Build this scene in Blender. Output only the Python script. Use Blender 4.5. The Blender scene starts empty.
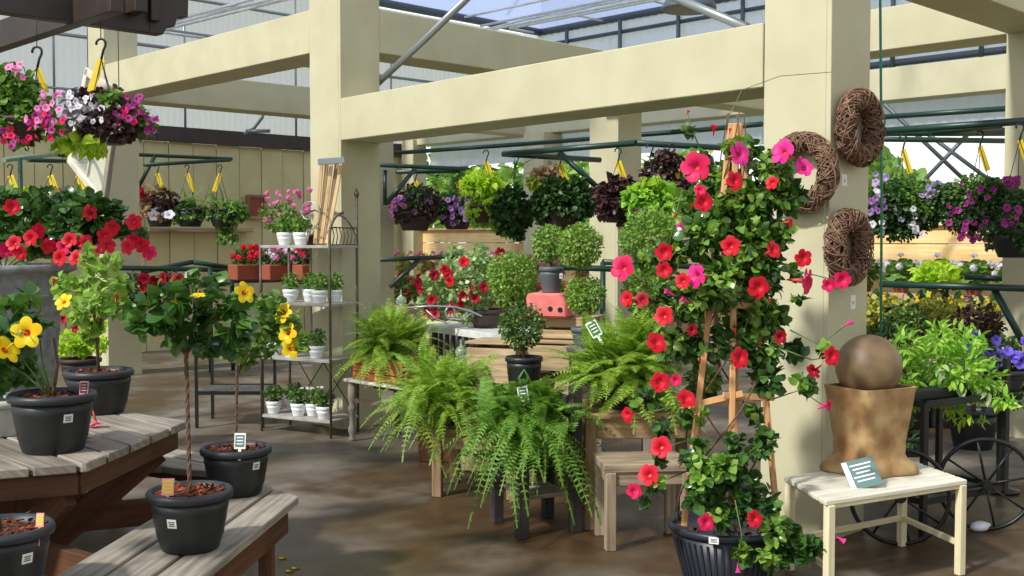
import bpy, bmesh, math, random
import numpy as np
from mathutils import Vector, Matrix
random.seed(7)
RNG = np.random.default_rng(11)
PI = math.pi
SC = bpy.context.scene
COL = SC.collection
# ------------------------------------------------------------------ camera frame
FOC, CAMH = 1110.0, 1.6
PHI = math.radians(44.5)
PITCH = math.atan(48 / FOC)
CP, SP = math.cos(PITCH), math.sin(PITCH)
RX, RY = math.cos(PHI), -math.sin(PHI)
FX, FY = math.sin(PHI), math.cos(PHI)
def cw(X, Y, z=0.0):
    """room point from metres right of, and in front of, where the photographer stands"""
    return Vector((X * RX + Y * FX, X * RY + Y * FY, z))
def ray(px, py):
    h, v = (px - 512) / FOC, (288 - py) / FOC
    return h, CP + v * SP, -SP + v * CP
def at(px, py, Y):
    x, y, z = ray(px, py)
    k = Y / y
    return cw(x * k, Y, CAMH + z * k)
def on(px, py, z):
    x, y, zz = ray(px, py)
    k = (z - CAMH) / zz
    return cw(x * k, y * k, z)
def mp(n, Y):
    return n * Y / FOC
UD, VD, ZD = Vector((1, 0, 0)), Vector((0, 1, 0)), Vector((0, 0, 1))
CR, CF = Vector((RX, RY, 0)), Vector((FX, FY, 0))
def lin(c):
    return tuple((x / 12.92 if x <= .04045 else ((x + .055) / 1.055) ** 2.4) for x in (v / 255 for v in c))
# ------------------------------------------------------------------ materials
def nodes(name):
    m = bpy.data.materials.new(name); m.use_nodes = True
    nt = m.node_tree; b = nt.nodes['Principled BSDF']
    return m, nt, b
def mat(name, c, rough=.6, metal=0, c2=None, scale=6, bump=0, spec=.5, stretch=None, coord='Object', detail=4, lo=.35, hi=.65):
    m, nt, b = nodes(name)
    b.inputs['Roughness'].default_value = rough; b.inputs['Metallic'].default_value = metal
    b.inputs['Specular IOR Level'].default_value = spec
    b.inputs['Base Color'].default_value = (*lin(c), 1)
    if c2 or bump:
        tc = nt.nodes.new('ShaderNodeTexCoord'); mpn = nt.nodes.new('ShaderNodeMapping')
        mpn.inputs['Scale'].default_value = stretch or (1, 1, 1)
        nt.links.new(tc.outputs[coord], mpn.inputs['Vector'])
        nz = nt.nodes.new('ShaderNodeTexNoise'); nz.inputs['Scale'].default_value = scale; nz.inputs['Detail'].default_value = detail
        nt.links.new(mpn.outputs[0], nz.inputs['Vector'])
        if c2:
            r = nt.nodes.new('ShaderNodeValToRGB')
            r.color_ramp.elements[0].position = lo; r.color_ramp.elements[1].position = hi
            r.color_ramp.elements[0].color = (*lin(c), 1); r.color_ramp.elements[1].color = (*lin(c2), 1)
            nt.links.new(nz.outputs['Fac'], r.inputs['Fac']); nt.links.new(r.outputs[0], b.inputs['Base Color'])
        if bump:
            bp = nt.nodes.new('ShaderNodeBump'); bp.inputs['Strength'].default_value = bump; bp.inputs['Distance'].default_value = .01
            nt.links.new(nz.outputs['Fac'], bp.inputs['Height']); nt.links.new(bp.outputs[0], b.inputs['Normal'])
    return m
def wood(name, c, c2, rough=.75, bump=.35, var=.25):
    m, nt, b = nodes(name)
    L = nt.links.new; N = nt.nodes.new
    b.inputs['Roughness'].default_value = rough; b.inputs['Specular IOR Level'].default_value = .3
    uv = N('ShaderNodeUVMap'); uv.uv_map = 'UVMap'
    mpn = N('ShaderNodeMapping'); mpn.inputs['Scale'].default_value = (2.2, 38, 1)
    L(uv.outputs[0], mpn.inputs['Vector'])
    nz = N('ShaderNodeTexNoise'); nz.inputs['Scale'].default_value = 1; nz.inputs['Detail'].default_value = 5; nz.inputs['Distortion'].default_value = .12
    L(mpn.outputs[0], nz.inputs['Vector'])
    n2 = N('ShaderNodeTexNoise'); n2.inputs['Scale'].default_value = 3.5; n2.inputs['Detail'].default_value = 3
    L(uv.outputs[0], n2.inputs['Vector'])
    add = N('ShaderNodeMath'); add.operation = 'ADD'
    mul = N('ShaderNodeMath'); mul.operation = 'MULTIPLY'; mul.inputs[1].default_value = .6
    L(n2.outputs['Fac'], mul.inputs[0]); L(nz.outputs['Fac'], add.inputs[0]); L(mul.outputs[0], add.inputs[1])
    r = N('ShaderNodeValToRGB'); r.color_ramp.elements[0].position = .55; r.color_ramp.elements[1].position = .98
    r.color_ramp.elements[0].color = (*lin(c), 1); r.color_ramp.elements[1].color = (*lin(c2), 1)
    L(add.outputs[0], r.inputs['Fac'])
    geo = N('ShaderNodeNewGeometry')
    hs = N('ShaderNodeHueSaturation'); mr = N('ShaderNodeMapRange')
    mr.inputs['To Min'].default_value = 1 - var; mr.inputs['To Max'].default_value = 1 + var * .6
    L(geo.outputs['Random Per Island'], mr.inputs['Value']); L(mr.outputs[0], hs.inputs['Value'])
    L(r.outputs[0], hs.inputs['Color']); L(hs.outputs[0], b.inputs['Base Color'])
    bp = N('ShaderNodeBump'); bp.inputs['Strength'].default_value = bump; bp.inputs['Distance'].default_value = .006
    L(nz.outputs['Fac'], bp.inputs['Height']); L(bp.outputs[0], b.inputs['Normal'])
    return m
def leafm(name, c, c2, rough=.45, trans=.35, spec=.4):
    """leaf colour varies from leaf to leaf; light passes through the blade"""
    m, nt, b = nodes(name)
    L = nt.links.new; N = nt.nodes.new
    geo = N('ShaderNodeNewGeometry')
    g_ = 1.14 if c[1] > c[0] * 1.08 and c[1] > c[2] * 1.2 else 1.0
    r = N('ShaderNodeValToRGB'); r.color_ramp.elements[0].color = (*[x * g_ for x in lin(c)], 1); r.color_ramp.elements[1].color = (*[min(.85, x * g_) for x in lin(c2)], 1)
    L(geo.outputs['Random Per Island'], r.inputs['Fac'])
    L(r.outputs[0], b.inputs['Base Color']); b.inputs['Roughness'].default_value = rough; b.inputs['Specular IOR Level'].default_value = spec
    t = N('ShaderNodeBsdfTranslucent'); mx = N('ShaderNodeMixShader'); mx.inputs[0].default_value = trans
    hs = N('ShaderNodeHueSaturation'); hs.inputs['Hue'].default_value = .485; hs.inputs['Value'].default_value = 1.25
    L(r.outputs[0], hs.inputs['Color']); L(hs.outputs[0], t.inputs['Color'])
    out = nt.nodes['Material Output']
    L(b.outputs[0], mx.inputs[1]); L(t.outputs[0], mx.inputs[2]); L(mx.outputs[0], out.inputs['Surface'])
    return m
def sheet(name, c, clear=.35, trans=.5, wave=0):
    """translucent greenhouse sheet: some light straight through, some scattered"""
    m, nt, b = nodes(name)
    L = nt.links.new; N = nt.nodes.new
    b.inputs['Base Color'].default_value = (*lin(c), 1); b.inputs['Roughness'].default_value = .4
    t = N('ShaderNodeBsdfTranslucent'); t.inputs['Color'].default_value = (*lin(c), 1)
    tr = N('ShaderNodeBsdfTransparent'); tr.inputs['Color'].default_value = (*lin(c), 1)
    m1 = N('ShaderNodeMixShader'); m1.inputs[0].default_value = trans
    m2 = N('ShaderNodeMixShader'); m2.inputs[0].default_value = clear
    L(b.outputs[0], m1.inputs[1]); L(t.outputs[0], m1.inputs[2])
    L(m1.outputs[0], m2.inputs[1]); L(tr.outputs[0], m2.inputs[2])
    L(m2.outputs[0], nt.nodes['Material Output'].inputs['Surface'])
    return m
M = {}
M['paint'] = mat('cream_paint', (199, 194, 162), .6, c2=(190, 184, 150), scale=3, bump=.05)
def add_marks(m):
    nt = m.node_tree; b = nt.nodes['Principled BSDF']; N = nt.nodes.new; L = nt.links.new
    src = b.inputs['Base Color'].links[0].from_socket
    tc = N('ShaderNodeTexCoord'); mpn = N('ShaderNodeMapping'); mpn.inputs['Scale'].default_value = (1.6, 1, 2.6); L(tc.outputs['Object'], mpn.inputs['Vector'])
    nz = N('ShaderNodeTexNoise'); nz.inputs['Scale'].default_value = 8; nz.inputs['Detail'].default_value = 5; nz.inputs['Roughness'].default_value = .7; L(mpn.outputs[0], nz.inputs['Vector'])
    mr = N('ShaderNodeMapRange'); mr.inputs['From Min'].default_value = .70; mr.inputs['From Max'].default_value = .78; mr.inputs['To Max'].default_value = .6; L(nz.outputs['Fac'], mr.inputs['Value'])
    mx = N('ShaderNodeMix'); mx.data_type = 'RGBA'; L(mr.outputs[0], mx.inputs[0]); L(src, mx.inputs[6]); mx.inputs[7].default_value = (*lin((120, 106, 78)), 1); L(mx.outputs[2], b.inputs['Base Color'])
add_marks(M['paint'])
M['wallpaint'] = mat('tan_paint', (222, 210, 158), .7, c2=(208, 196, 146), scale=2.5)
M['brown'] = mat('dark_brown_paint', (62, 50, 45), .55, c2=(72, 58, 52), scale=8)
M['pergola'] = mat('brown_timber_stain', (50, 40, 37), .5, c2=(60, 49, 45), scale=5)
M['greywood'] = wood('weathered_grey_wood', (112, 103, 92), (166, 156, 142))
M['brownwood'] = wood('brown_wood', (74, 48, 32), (108, 72, 48))
M['fernwood'] = wood('tan_old_wood', (112, 88, 64), (166, 138, 106))
M['stoolwood'] = wood('grey_tan_wood', (104, 90, 72), (170, 152, 128))
M['cratewood'] = wood('pale_crate_wood', (130, 108, 80), (196, 172, 136))
M['cedar'] = wood('cedar_wood', (150, 92, 46), (190, 126, 70))
M['orangewood'] = wood('orange_plank_wood', (236, 190, 122), (250, 222, 164), var=.10)
M['creampaint'] = wood('cream_leg_paint', (206, 194, 154), (232, 222, 186), var=.06, bump=.12)
M['trellis'] = wood('trellis_wood', (180, 128, 80), (220, 172, 122), var=.15)
M['palewood'] = wood('pale_split_wood', (176, 142, 96), (222, 196, 150), var=.3)
M['darkwood'] = wood('charred_dark_wood', (44, 42, 40), (66, 62, 58))
M['whitewood'] = wood('chipped_white_wood', (176, 168, 148), (226, 220, 202), var=.08, bump=.2)
M['creamwood'] = wood('cream_bench_wood', (200, 194, 172), (234, 229, 212), var=.06, bump=.15)
M['whitepaint'] = mat('white_gloss_paint', (232, 232, 228), .4, c2=(214, 214, 208), scale=9)
M['blackmetal'] = mat('black_iron', (22, 22, 23), .4, spec=.5)
M['rustmetal'] = mat('brown_iron', (74, 62, 52), .55, c2=(104, 92, 80), scale=30)
M['greenmetal'] = mat('dark_green_pipe', (22, 58, 46), .4, spec=.6)
M['palegreen'] = mat('pale_green_pipe', (118, 150, 132), .4)
M['steel'] = mat('galvanised_steel', (150, 156, 160), .4, .6)
M['greysteel'] = mat('dark_grey_steel', (92, 100, 106), .5, .3)
M['shelfmetal'] = mat('pale_metal_shelf', (176, 172, 164), .5, c2=(150, 146, 138), scale=12)
M['blackpot'] = mat('black_plastic', (33, 36, 37), .42, c2=(40, 43, 45), scale=14)
M['potrim'] = mat('grey_plastic', (46, 50, 55), .45)
M['bigpot'] = mat('slate_plastic', (38, 42, 52), .42)
M['greypot'] = mat('grey_nursery_plastic', (92, 98, 106), .5)
M['whitepot'] = mat('white_ceramic', (232, 234, 236), .35)
M['palepot'] = mat('pale_glazed_pot', (172, 176, 172), .35, c2=(190, 192, 186), scale=10)
M['terracotta'] = mat('terracotta', (150, 78, 54), .8)
M['brownpot'] = mat('brown_plastic', (58, 44, 38), .6)
M['mulch'] = leafm('bark_mulch', (74, 34, 20), (150, 82, 52), .85, 0, .2)
M['soil'] = mat('dark_soil', (52, 30, 20), .95, c2=(84, 48, 30), scale=60, bump=.8)
M['stone'] = mat('grey_cast_stone', (118, 120, 122), .85, c2=(146, 148, 148), scale=14, bump=.5)
M['urn'] = mat('ochre_stone', (146, 106, 62), .8, c2=(198, 166, 118), scale=7, bump=.3, detail=7)
M['ball'] = mat('brown_stone', (108, 86, 60), .5, c2=(146, 120, 86), scale=5, bump=.15, detail=6)
M['pink'] = mat('pink_painted_box', (222, 110, 104), .6, c2=(232, 132, 122), scale=12)
M['wicker'] = mat('dark_vine', (74, 50, 38), .75, c2=(112, 82, 64), scale=40)
M['wickerl'] = mat('pale_vine', (100, 72, 54), .7, c2=(146, 112, 88), scale=40)
M['tagyellow'] = mat('yellow_tag', (236, 206, 40), .45)
M['tagwhite'] = mat('white_tag', (236, 238, 232), .5)
M['tagink'] = mat('tag_ink', (60, 64, 66), .6)
M['taggreen'] = mat('tag_green', (70, 116, 60), .5)
M['tagteal'] = mat('tag_teal', (96, 124, 122), .5)
M['tagpink'] = mat('tag_pink', (232, 150, 160), .5)
M['bark'] = mat('brown_bark', (86, 62, 48), .85, c2=(116, 90, 70), scale=50, bump=.5)
M['greenstem'] = mat('green_stem', (92, 112, 52), .6)
M['teal'] = mat('teal_hose', (58, 132, 104), .5)
M['wire'] = mat('silver_wire', (168, 172, 176), .35, .6)
M['hook'] = mat('black_hook', (24, 24, 26), .5)
M['glassy'] = mat('clear_globe_glass', (226, 238, 232), .08, spec=.8)
M['glassy'].node_tree.nodes['Principled BSDF'].inputs['Transmission Weight'].default_value = .85
M['meshmetal'] = mat('grey_mesh', (112, 112, 110), .5, .2, c2=(60, 60, 60), scale=70, lo=.45, hi=.55)
# leaves
M['fern'] = leafm('fern_leaf', (98, 138, 36), (164, 194, 80), .5, .42)
M['fernd'] = leafm('fern_leaf_deep', (74, 118, 38), (128, 168, 66), .5, .4)
M['mand'] = leafm('glossy_dark_leaf', (38, 70, 32), (80, 120, 50), .2, .22, .6)
M['mandl'] = leafm('glossy_mid_leaf', (86, 132, 46), (142, 176, 76), .3, .3, .5)
M['hib'] = leafm('hibiscus_leaf', (40, 82, 34), (88, 130, 54), .3, .3, .5)
M['hibl'] = leafm('hibiscus_leaf_light', (104, 146, 52), (158, 190, 86), .35, .35)
M['lime'] = leafm('lime_leaf', (142, 188, 36), (202, 232, 84), .4, .45)
M['box'] = leafm('topiary_leaf', (84, 126, 46), (150, 184, 82), .35, .35)
M['boxd'] = leafm('topiary_leaf_dark', (46, 80, 36), (100, 134, 60), .35, .3)
M['ivy'] = leafm('dark_trailing_leaf', (36, 66, 32), (74, 112, 52), .4, .3)
M['mid'] = leafm('mid_green_leaf', (66, 108, 44), (126, 164, 72), .45, .35)
M['bright'] = leafm('bright_leaf', (112, 172, 44), (178, 214, 96), .4, .4)
M['varie'] = leafm('pale_variegated_leaf', (92, 142, 64), (206, 220, 168), .4, .35)
M['plum'] = leafm('plum_leaf', (52, 34, 38), (96, 66, 64), .4, .2)
M['silver'] = leafm('silver_leaf', (170, 166, 172), (214, 212, 214), .5, .2)
M['coleus'] = leafm('coleus_leaf', (150, 110, 82), (214, 186, 150), .5, .3)
M['grass'] = leafm('grassy_leaf', (72, 122, 44), (140, 182, 84), .45, .35)
M['olive'] = leafm('olive_leaf', (120, 132, 50), (196, 196, 96), .5, .35)
M['tree'] = leafm('tree_leaf', (96, 140, 60), (168, 198, 110), .5, .4)
def petal(n, c, c2, t=.25):
    return leafm(n, c, c2, .5, t, .3)
M['red'] = petal('red_petal', (206, 12, 34), (224, 30, 56))
M['cherry'] = petal('cherry_petal', (214, 18, 74), (232, 44, 104))
M['magenta'] = petal('magenta_petal', (222, 30, 128), (238, 66, 156))
M['crimson'] = petal('crimson_petal', (150, 12, 34), (184, 24, 48))
M['yellow'] = petal('yellow_petal', (250, 196, 8), (255, 216, 34))
M['purplep'] = petal('purple_petal', (138, 34, 112), (176, 60, 140))
M['pinkp'] = petal('pink_petal', (226, 110, 176), (240, 156, 200))
M['whitep'] = petal('white_petal', (224, 214, 234), (240, 236, 244))
M['lavp'] = petal('lavender_petal', (176, 150, 212), (206, 186, 230))
M['violetp'] = petal('violet_petal', (98, 78, 196), (134, 112, 222))
M['mauvep'] = petal('mauve_petal', (118, 70, 138), (160, 112, 176))
M['throat'] = mat('flower_throat', (196, 70, 52), .5)
M['redeye'] = mat('red_eye', (206, 60, 20), .5)
# ------------------------------------------------------------------ mesh building
class MB:
    def __init__(s):
        s.v = []; s.f = []; s.m = []; s.uv = []; s.sm = []
    def face(s, idx, mi=0, uv=None, smooth=False):
        s.f.append(tuple(idx)); s.m.append(mi); s.uv.append(uv or [(0, 0)] * len(idx)); s.sm.append(smooth)
    def obox(s, c, ax, half, mi=0):
        """oriented box: centre, three unit axes, three half sizes"""
        c = Vector(c); b = len(s.v)
        for k in range(8):
            sg = (1 if k & 1 else -1, 1 if k & 2 else -1, 1 if k & 4 else -1)
            s.v.append(c + sum((ax[i] * (half[i] * sg[i]) for i in range(3)), Vector()))
        lng = max(range(3), key=lambda i: half[i])
        ou, ov = random.random() * 9, random.random() * 9
        for q, n in (((0, 4, 6, 2), 0), ((1, 3, 7, 5), 0), ((0, 1, 5, 4), 1), ((2, 6, 7, 3), 1), ((0, 2, 3, 1), 2), ((4, 5, 7, 6), 2)):
            uvs = []
            oth = [i for i in range(3) if i != lng and i != n] or [i for i in range(3) if i != lng]
            for k in q:
                sg = (1 if k & 1 else -1, 1 if k & 2 else -1, 1 if k & 4 else -1)
                if n == lng:
                    a, bb = [i for i in range(3) if i != n]
                    uvs.append((ou + half[a] * sg[a] * .2, ov + half[bb] * sg[bb]))
                else:
                    uvs.append((ou + half[lng] * sg[lng], ov + half[oth[0]] * sg[oth[0]] + n * .37))
            s.face([b + k for k in q], mi, uvs)
        return s
    def box(s, lo, hi, mi=0):
        lo, hi = Vector(lo), Vector(hi)
        return s.obox((lo + hi) / 2, (UD, VD, ZD), tuple((hi - lo) / 2), mi)
    def bar(s, p0, p1, w, h, mi=0, up=ZD, ext=0):
        """board from p0 to p1; w across, h along up"""
        p0, p1 = Vector(p0), Vector(p1); d = p1 - p0; L = d.length; d.normalize()
        side = d.cross(up)
        if side.length < 1e-4: side = d.cross(CR)
        side.normalize(); u = side.cross(d)
        return s.obox((p0 + p1) / 2, (d, side, u), (L / 2 + ext, w / 2, h / 2), mi)
    def prism(s, pts, z0, z1, mi=0, dirv=None):
        """vertical prism over a convex polygon (list of xy)"""
        b = len(s.v); n = len(pts)
        dirv = Vector((dirv or UD)).normalized(); sd = Vector((-dirv.y, dirv.x, 0))
        o = random.random() * 9
        def uvp(p, z): return (Vector((p[0], p[1], 0)).dot(dirv) + o, Vector((p[0], p[1], 0)).dot(sd) + z + o)
        for z in (z0, z1):
            for p in pts: s.v.append(Vector((p[0], p[1], z)))
        s.face([b + n + i for i in range(n)], mi, [uvp(p, 0) for p in pts])
        s.face([b + n - 1 - i for i in range(n)], mi, [uvp(pts[n - 1 - i], 0) for i in range(n)])
        for i in range(n):
            j = (i + 1) % n
            s.face([b + i, b + j, b + n + j, b + n + i], mi, [uvp(pts[i], z0), uvp(pts[j], z0), uvp(pts[j], z1), uvp(pts[i], z1)])
        return s
    def tube(s, pts, r, n=8, mi=0, cap=True, r1=None, closed=False):
        pts = [Vector(p) for p in pts]; b = len(s.v); k = len(pts)
        up = None; L = 0
        for i, p in enumerate(pts):
            if closed: d = pts[(i + 1) % k] - pts[i - 1]
            else: d = pts[min(i + 1, k - 1)] - pts[max(i - 1, 0)]
            d = d.normalized() if d.length > 1e-9 else ZD.copy()
            if up is None: up = ZD if abs(d.z) < .9 else CR
            sd = d.cross(up); sd.normalize(); up = sd.cross(d).normalized()
            rr = r[i] if isinstance(r, (list, tuple)) else (r if r1 is None else r + (r1 - r) * i / (k - 1))
            for j in range(n):
                a = 2 * PI * j / n
                s.v.append(p + sd * (math.cos(a) * rr) + up * (math.sin(a) * rr))
        for i in range(k if closed else k - 1):
            i2 = (i + 1) % k
            for j in range(n):
                j2 = (j + 1) % n
                s.face((b + i * n + j, b + i * n + j2, b + i2 * n + j2, b + i2 * n + j), mi, [(i * .05, j * .02), (i * .05, j * .02 + .02), (i * .05 + .05, j * .02 + .02), (i * .05 + .05, j * .02)], True)
        if cap and not closed:
            s.face([b + n - 1 - j for j in range(n)], mi); s.face([b + (k - 1) * n + j for j in range(n)], mi)
        return s
    def lathe(s, prof, c=(0, 0, 0), n=32, mi=0, sx=1, sy=1, rib=0):
        c = Vector(c); b = len(s.v); k = len(prof)
        for i, (r, z) in enumerate(prof):
            for j in range(n):
                a = 2 * PI * j / n
                q = r * (1 - rib * (j % 2))
                s.v.append(c + Vector((q * math.cos(a) * sx, q * math.sin(a) * sy, z)))
        for i in range(k - 1):
            for j in range(n):
                j2 = (j + 1) % n
                s.face((b + i * n + j, b + i * n + j2, b + (i + 1) * n + j2, b + (i + 1) * n + j), mi, None, True)
        if prof[0][0] > 1e-6: s.face([b + n - 1 - j for j in range(n)], mi)
        if prof[-1][0] > 1e-6: s.face([b + (k - 1) * n + j for j in range(n)], mi)
        return s
    def build(s, name, mats, parent=None, bev=0, auto=False):
        o = Vector(parent.location) if parent is not None and parent.parent is None else (Vector(parent.parent.location) if parent is not None else Vector())
        if parent is not None: o = base_of(parent)
        me = bpy.data.meshes.new(name)
        me.from_pydata([tuple(Vector(v) - o) for v in s.v], [], s.f)
        for m in (mats if isinstance(mats, (list, tuple)) else [mats]): me.materials.append(m)
        me.polygons.foreach_set('material_index', s.m)
        me.polygons.foreach_set('use_smooth', s.sm)
        ul = me.uv_layers.new(name='UVMap')
        ul.data.foreach_set('uv', [x for f in s.uv for p in f for x in p])
        if bev:
            bm = bmesh.new(); bm.from_mesh(me)
            es = [e for e in bm.edges if len(e.link_faces) == 2 and e.calc_face_angle(0) > .6]
            bmesh.ops.bevel(bm, geom=es, offset=bev, segments=1, affect='EDGES', clamp_overlap=True)
            bm.to_mesh(me); bm.free()
        me.update()
        return link(name, me, parent)
def base_of(o):
    p = Vector(o.location)
    while o.parent is not None:
        o = o.parent; p = p + Vector(o.location)
    return p
def link(name, me, parent=None):
    o = bpy.data.objects.new(name, me); COL.objects.link(o)
    if parent is not None: o.parent = parent
    return o
def thing(name, label, cat, loc, group=None):
    o = bpy.data.objects.new(name, None); COL.objects.link(o)
    o.empty_display_size = .05
    o.location = loc
    return tag(o, label, cat, group)
def tag(o, label, cat, group=None, kind=None):
    o['label'] = label; o['category'] = cat
    if group: o['group'] = group
    if kind: o['kind'] = kind
    return o
def struct(o, label=None, cat=None):
    o['kind'] = 'structure'
    if label: o['label'] = label
    if cat: o['category'] = cat
    return o
def dup(root, loc, label, group=None):
    """a copy of a thing, of its parts and of their sub-parts"""
    r = root.copy(); COL.objects.link(r); r.location = loc; r['label'] = label
    if group: r['group'] = group
    for ch in list(root.children):
        c = ch.copy(); COL.objects.link(c); c.parent = r
        for g in ch.children:
            d = g.copy(); COL.objects.link(d); d.parent = c
    return r
# ------------------------------------------------------------------ leaves in bulk
def leaf_small():
    v = np.array([(0, 0, 0), (-.32, .5, .08), (0, 1, -.06), (.32, .5, .08)])
    return v, [(0, 3, 2), (0, 2, 1)]
def leaf_big(w=.36, droop=.28, fold=.10):
    rows = [(0, 0.0), (.22, .75), (.5, 1.0), (.78, .62), (1, 0)]
    v = []; f = []
    for y, q in rows:
        z = -droop * y * y
        if q == 0: v.append((0, y, z))
        else: v += [(-w * q, y, z + fold * q), (0, y, z), (w * q, y, z + fold * q)]
    f = [(0, 2, 1), (0, 3, 2)]
    for a in (1, 4):
        f += [(a, a + 1, a + 4, a + 3), (a + 1, a + 2, a + 5, a + 4)]
    f += [(7, 8, 10), (8, 9, 10)]
    return np.array(v, float), f
def leaf_blade(w=.05, droop=.5):
    v = []; f = []
    for i in range(4):
        y = i / 3; q = w * (1 - y ** 2 * .95)
        v += [(-q, y, -droop * y * y), (q, y, -droop * y * y)]
    for i in range(3): f.append((2 * i, 2 * i + 1, 2 * i + 3, 2 * i + 2))
    return np.array(v, float), f
def leaf_heart(w=.48, droop=.35):
    v = [(0, .12, 0), (-w * .6, -.08, .02), (-w, .2, .05), (-w * .75, .6, 0), (0, 1, -droop), (w * .75, .6, 0), (w, .2, .05), (w * .6, -.08, .02), (0, .5, -droop * .2)]
    f = [(0, 8, 2, 1), (8, 3, 2), (8, 4, 3), (8, 5, 4), (8, 6, 5), (0, 7, 6, 8)]
    return np.array(v, float), f
T_SMALL, T_BIG, T_BLADE, T_HEART = leaf_small(), leaf_big(), leaf_blade(), leaf_heart()
T_NARROW = leaf_big(.2, .35, .05)
T_WIDE = leaf_big(.46, .3, .08)
def unit(a):
    return a / np.maximum(np.linalg.norm(a, axis=1, keepdims=True), 1e-9)
class Leaves:
    """collects instances of leaf templates and bakes them into one mesh"""
    def __init__(s): s.parts = []
    def add(s, tpl, P, D, Nn, size, mi=0, wid=None):
        v, f = tpl; P = np.asarray(P, float); n = len(P)
        if not n: return s
        Y = unit(np.asarray(D, float)); Z = np.asarray(Nn, float)
        X = np.cross(Y, Z); bad = np.linalg.norm(X, axis=1) < 1e-5
        X[bad] = np.cross(Y[bad], np.array([[.3, .5, .8]]).repeat(bad.sum(), 0))
        X = unit(X); Z = np.cross(X, Y)
        sz = np.broadcast_to(np.asarray(size, float), (n,))[:, None, None]
        wd = 1 if wid is None else np.broadcast_to(np.asarray(wid, float), (n,))[:, None, None]
        V = P[:, None, :] + sz * (wd * v[None, :, 0:1] * X[:, None] + v[None, :, 1:2] * Y[:, None] + v[None, :, 2:3] * Z[:, None])
        s.parts.append((V.reshape(-1, 3), len(v), f, n, mi)); return s
    def build(s, name, mats, parent=None, smooth=True):
        o = np.array(base_of(parent)) if parent is not None else np.zeros(3)
        V = np.concatenate([p[0] for p in s.parts]) - o
        idx = []; tot = []; mis = []; off = 0
        for v, k, f, n, mi in s.parts:
            flat = np.concatenate([np.array(q) for q in f]); ln = np.array([len(q) for q in f])
            idx.append((flat[None, :] + (off + np.arange(n) * k)[:, None]).reshape(-1))
            tot.append(np.tile(ln, n)); mis.append(np.full(n * len(f), mi)); off += n * k
        idx = np.concatenate(idx); tot = np.concatenate(tot); mis = np.concatenate(mis)
        me = bpy.data.meshes.new(name)
        me.vertices.add(len(V)); me.vertices.foreach_set('co', V.astype(np.float32).ravel())
        me.loops.add(len(idx)); me.loops.foreach_set('vertex_index', idx.astype(np.int32))
        me.polygons.add(len(tot))
        st = np.concatenate([[0], np.cumsum(tot)[:-1]])
        me.polygons.foreach_set('loop_start', st.astype(np.int32))
        for m in (mats if isinstance(mats, (list, tuple)) else [mats]): me.materials.append(m)
        me.polygons.foreach_set('material_index', mis.astype(np.int32))
        me.polygons.foreach_set('use_smooth', np.full(len(tot), smooth))
        me.update(calc_edges=True)
        return link(name, me, parent)
def rdir(n):
    return unit(RNG.normal(size=(n, 3)))
def shell(c, r, n, lo=.55, flat=None):
    d = rdir(n); rr = RNG.uniform(lo ** 2, 1, n) ** .5
    return np.array(c)[None] + d * rr[:, None] * np.array(r if hasattr(r, '__len__') else (r, r, r))[None], d
def blob(L, c, r, n, size, tpl=None, mi=0, up=.5, wild=.6, lo=.5, droop=0, var=.3):
    """leafy clump: n leaves through an ellipsoid, pointing outwards"""
    tpl = tpl or T_BIG
    P, d = shell(c, r, n, lo)
    D = d + RNG.normal(size=(n, 3)) * wild * .6 + np.array([0, 0, up * .5 - droop])
    Nn = d * .7 + RNG.normal(size=(n, 3)) * .45 + np.array([0, 0, .9])
    sz = size * RNG.uniform(1 - var, 1 + var, n)
    P = P - unit(D) * (sz * .5)[:, None]
    return L.add(tpl, P, D, Nn, sz, mi)
def chips(L, c, r, n, size, mi=0):
    a = RNG.uniform(0, 2 * PI, n); rr = r * RNG.uniform(0, 1, n) ** .5
    P = np.stack([c[0] + rr * np.cos(a), c[1] + rr * np.sin(a), c[2] + RNG.uniform(0, .012, n)], 1)
    D = rdir(n) * np.array([1, 1, .35]); Nn = rdir(n) * .6 + np.array([0, 0, 1])
    return L.add((np.array([(-.25, 0, 0), (.25, 0, 0), (.22, 1, .05), (-.2, .9, 0)]), [(0, 1, 2, 3)]), P, D, Nn, size * RNG.uniform(.6, 1.4, n), mi)
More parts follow.
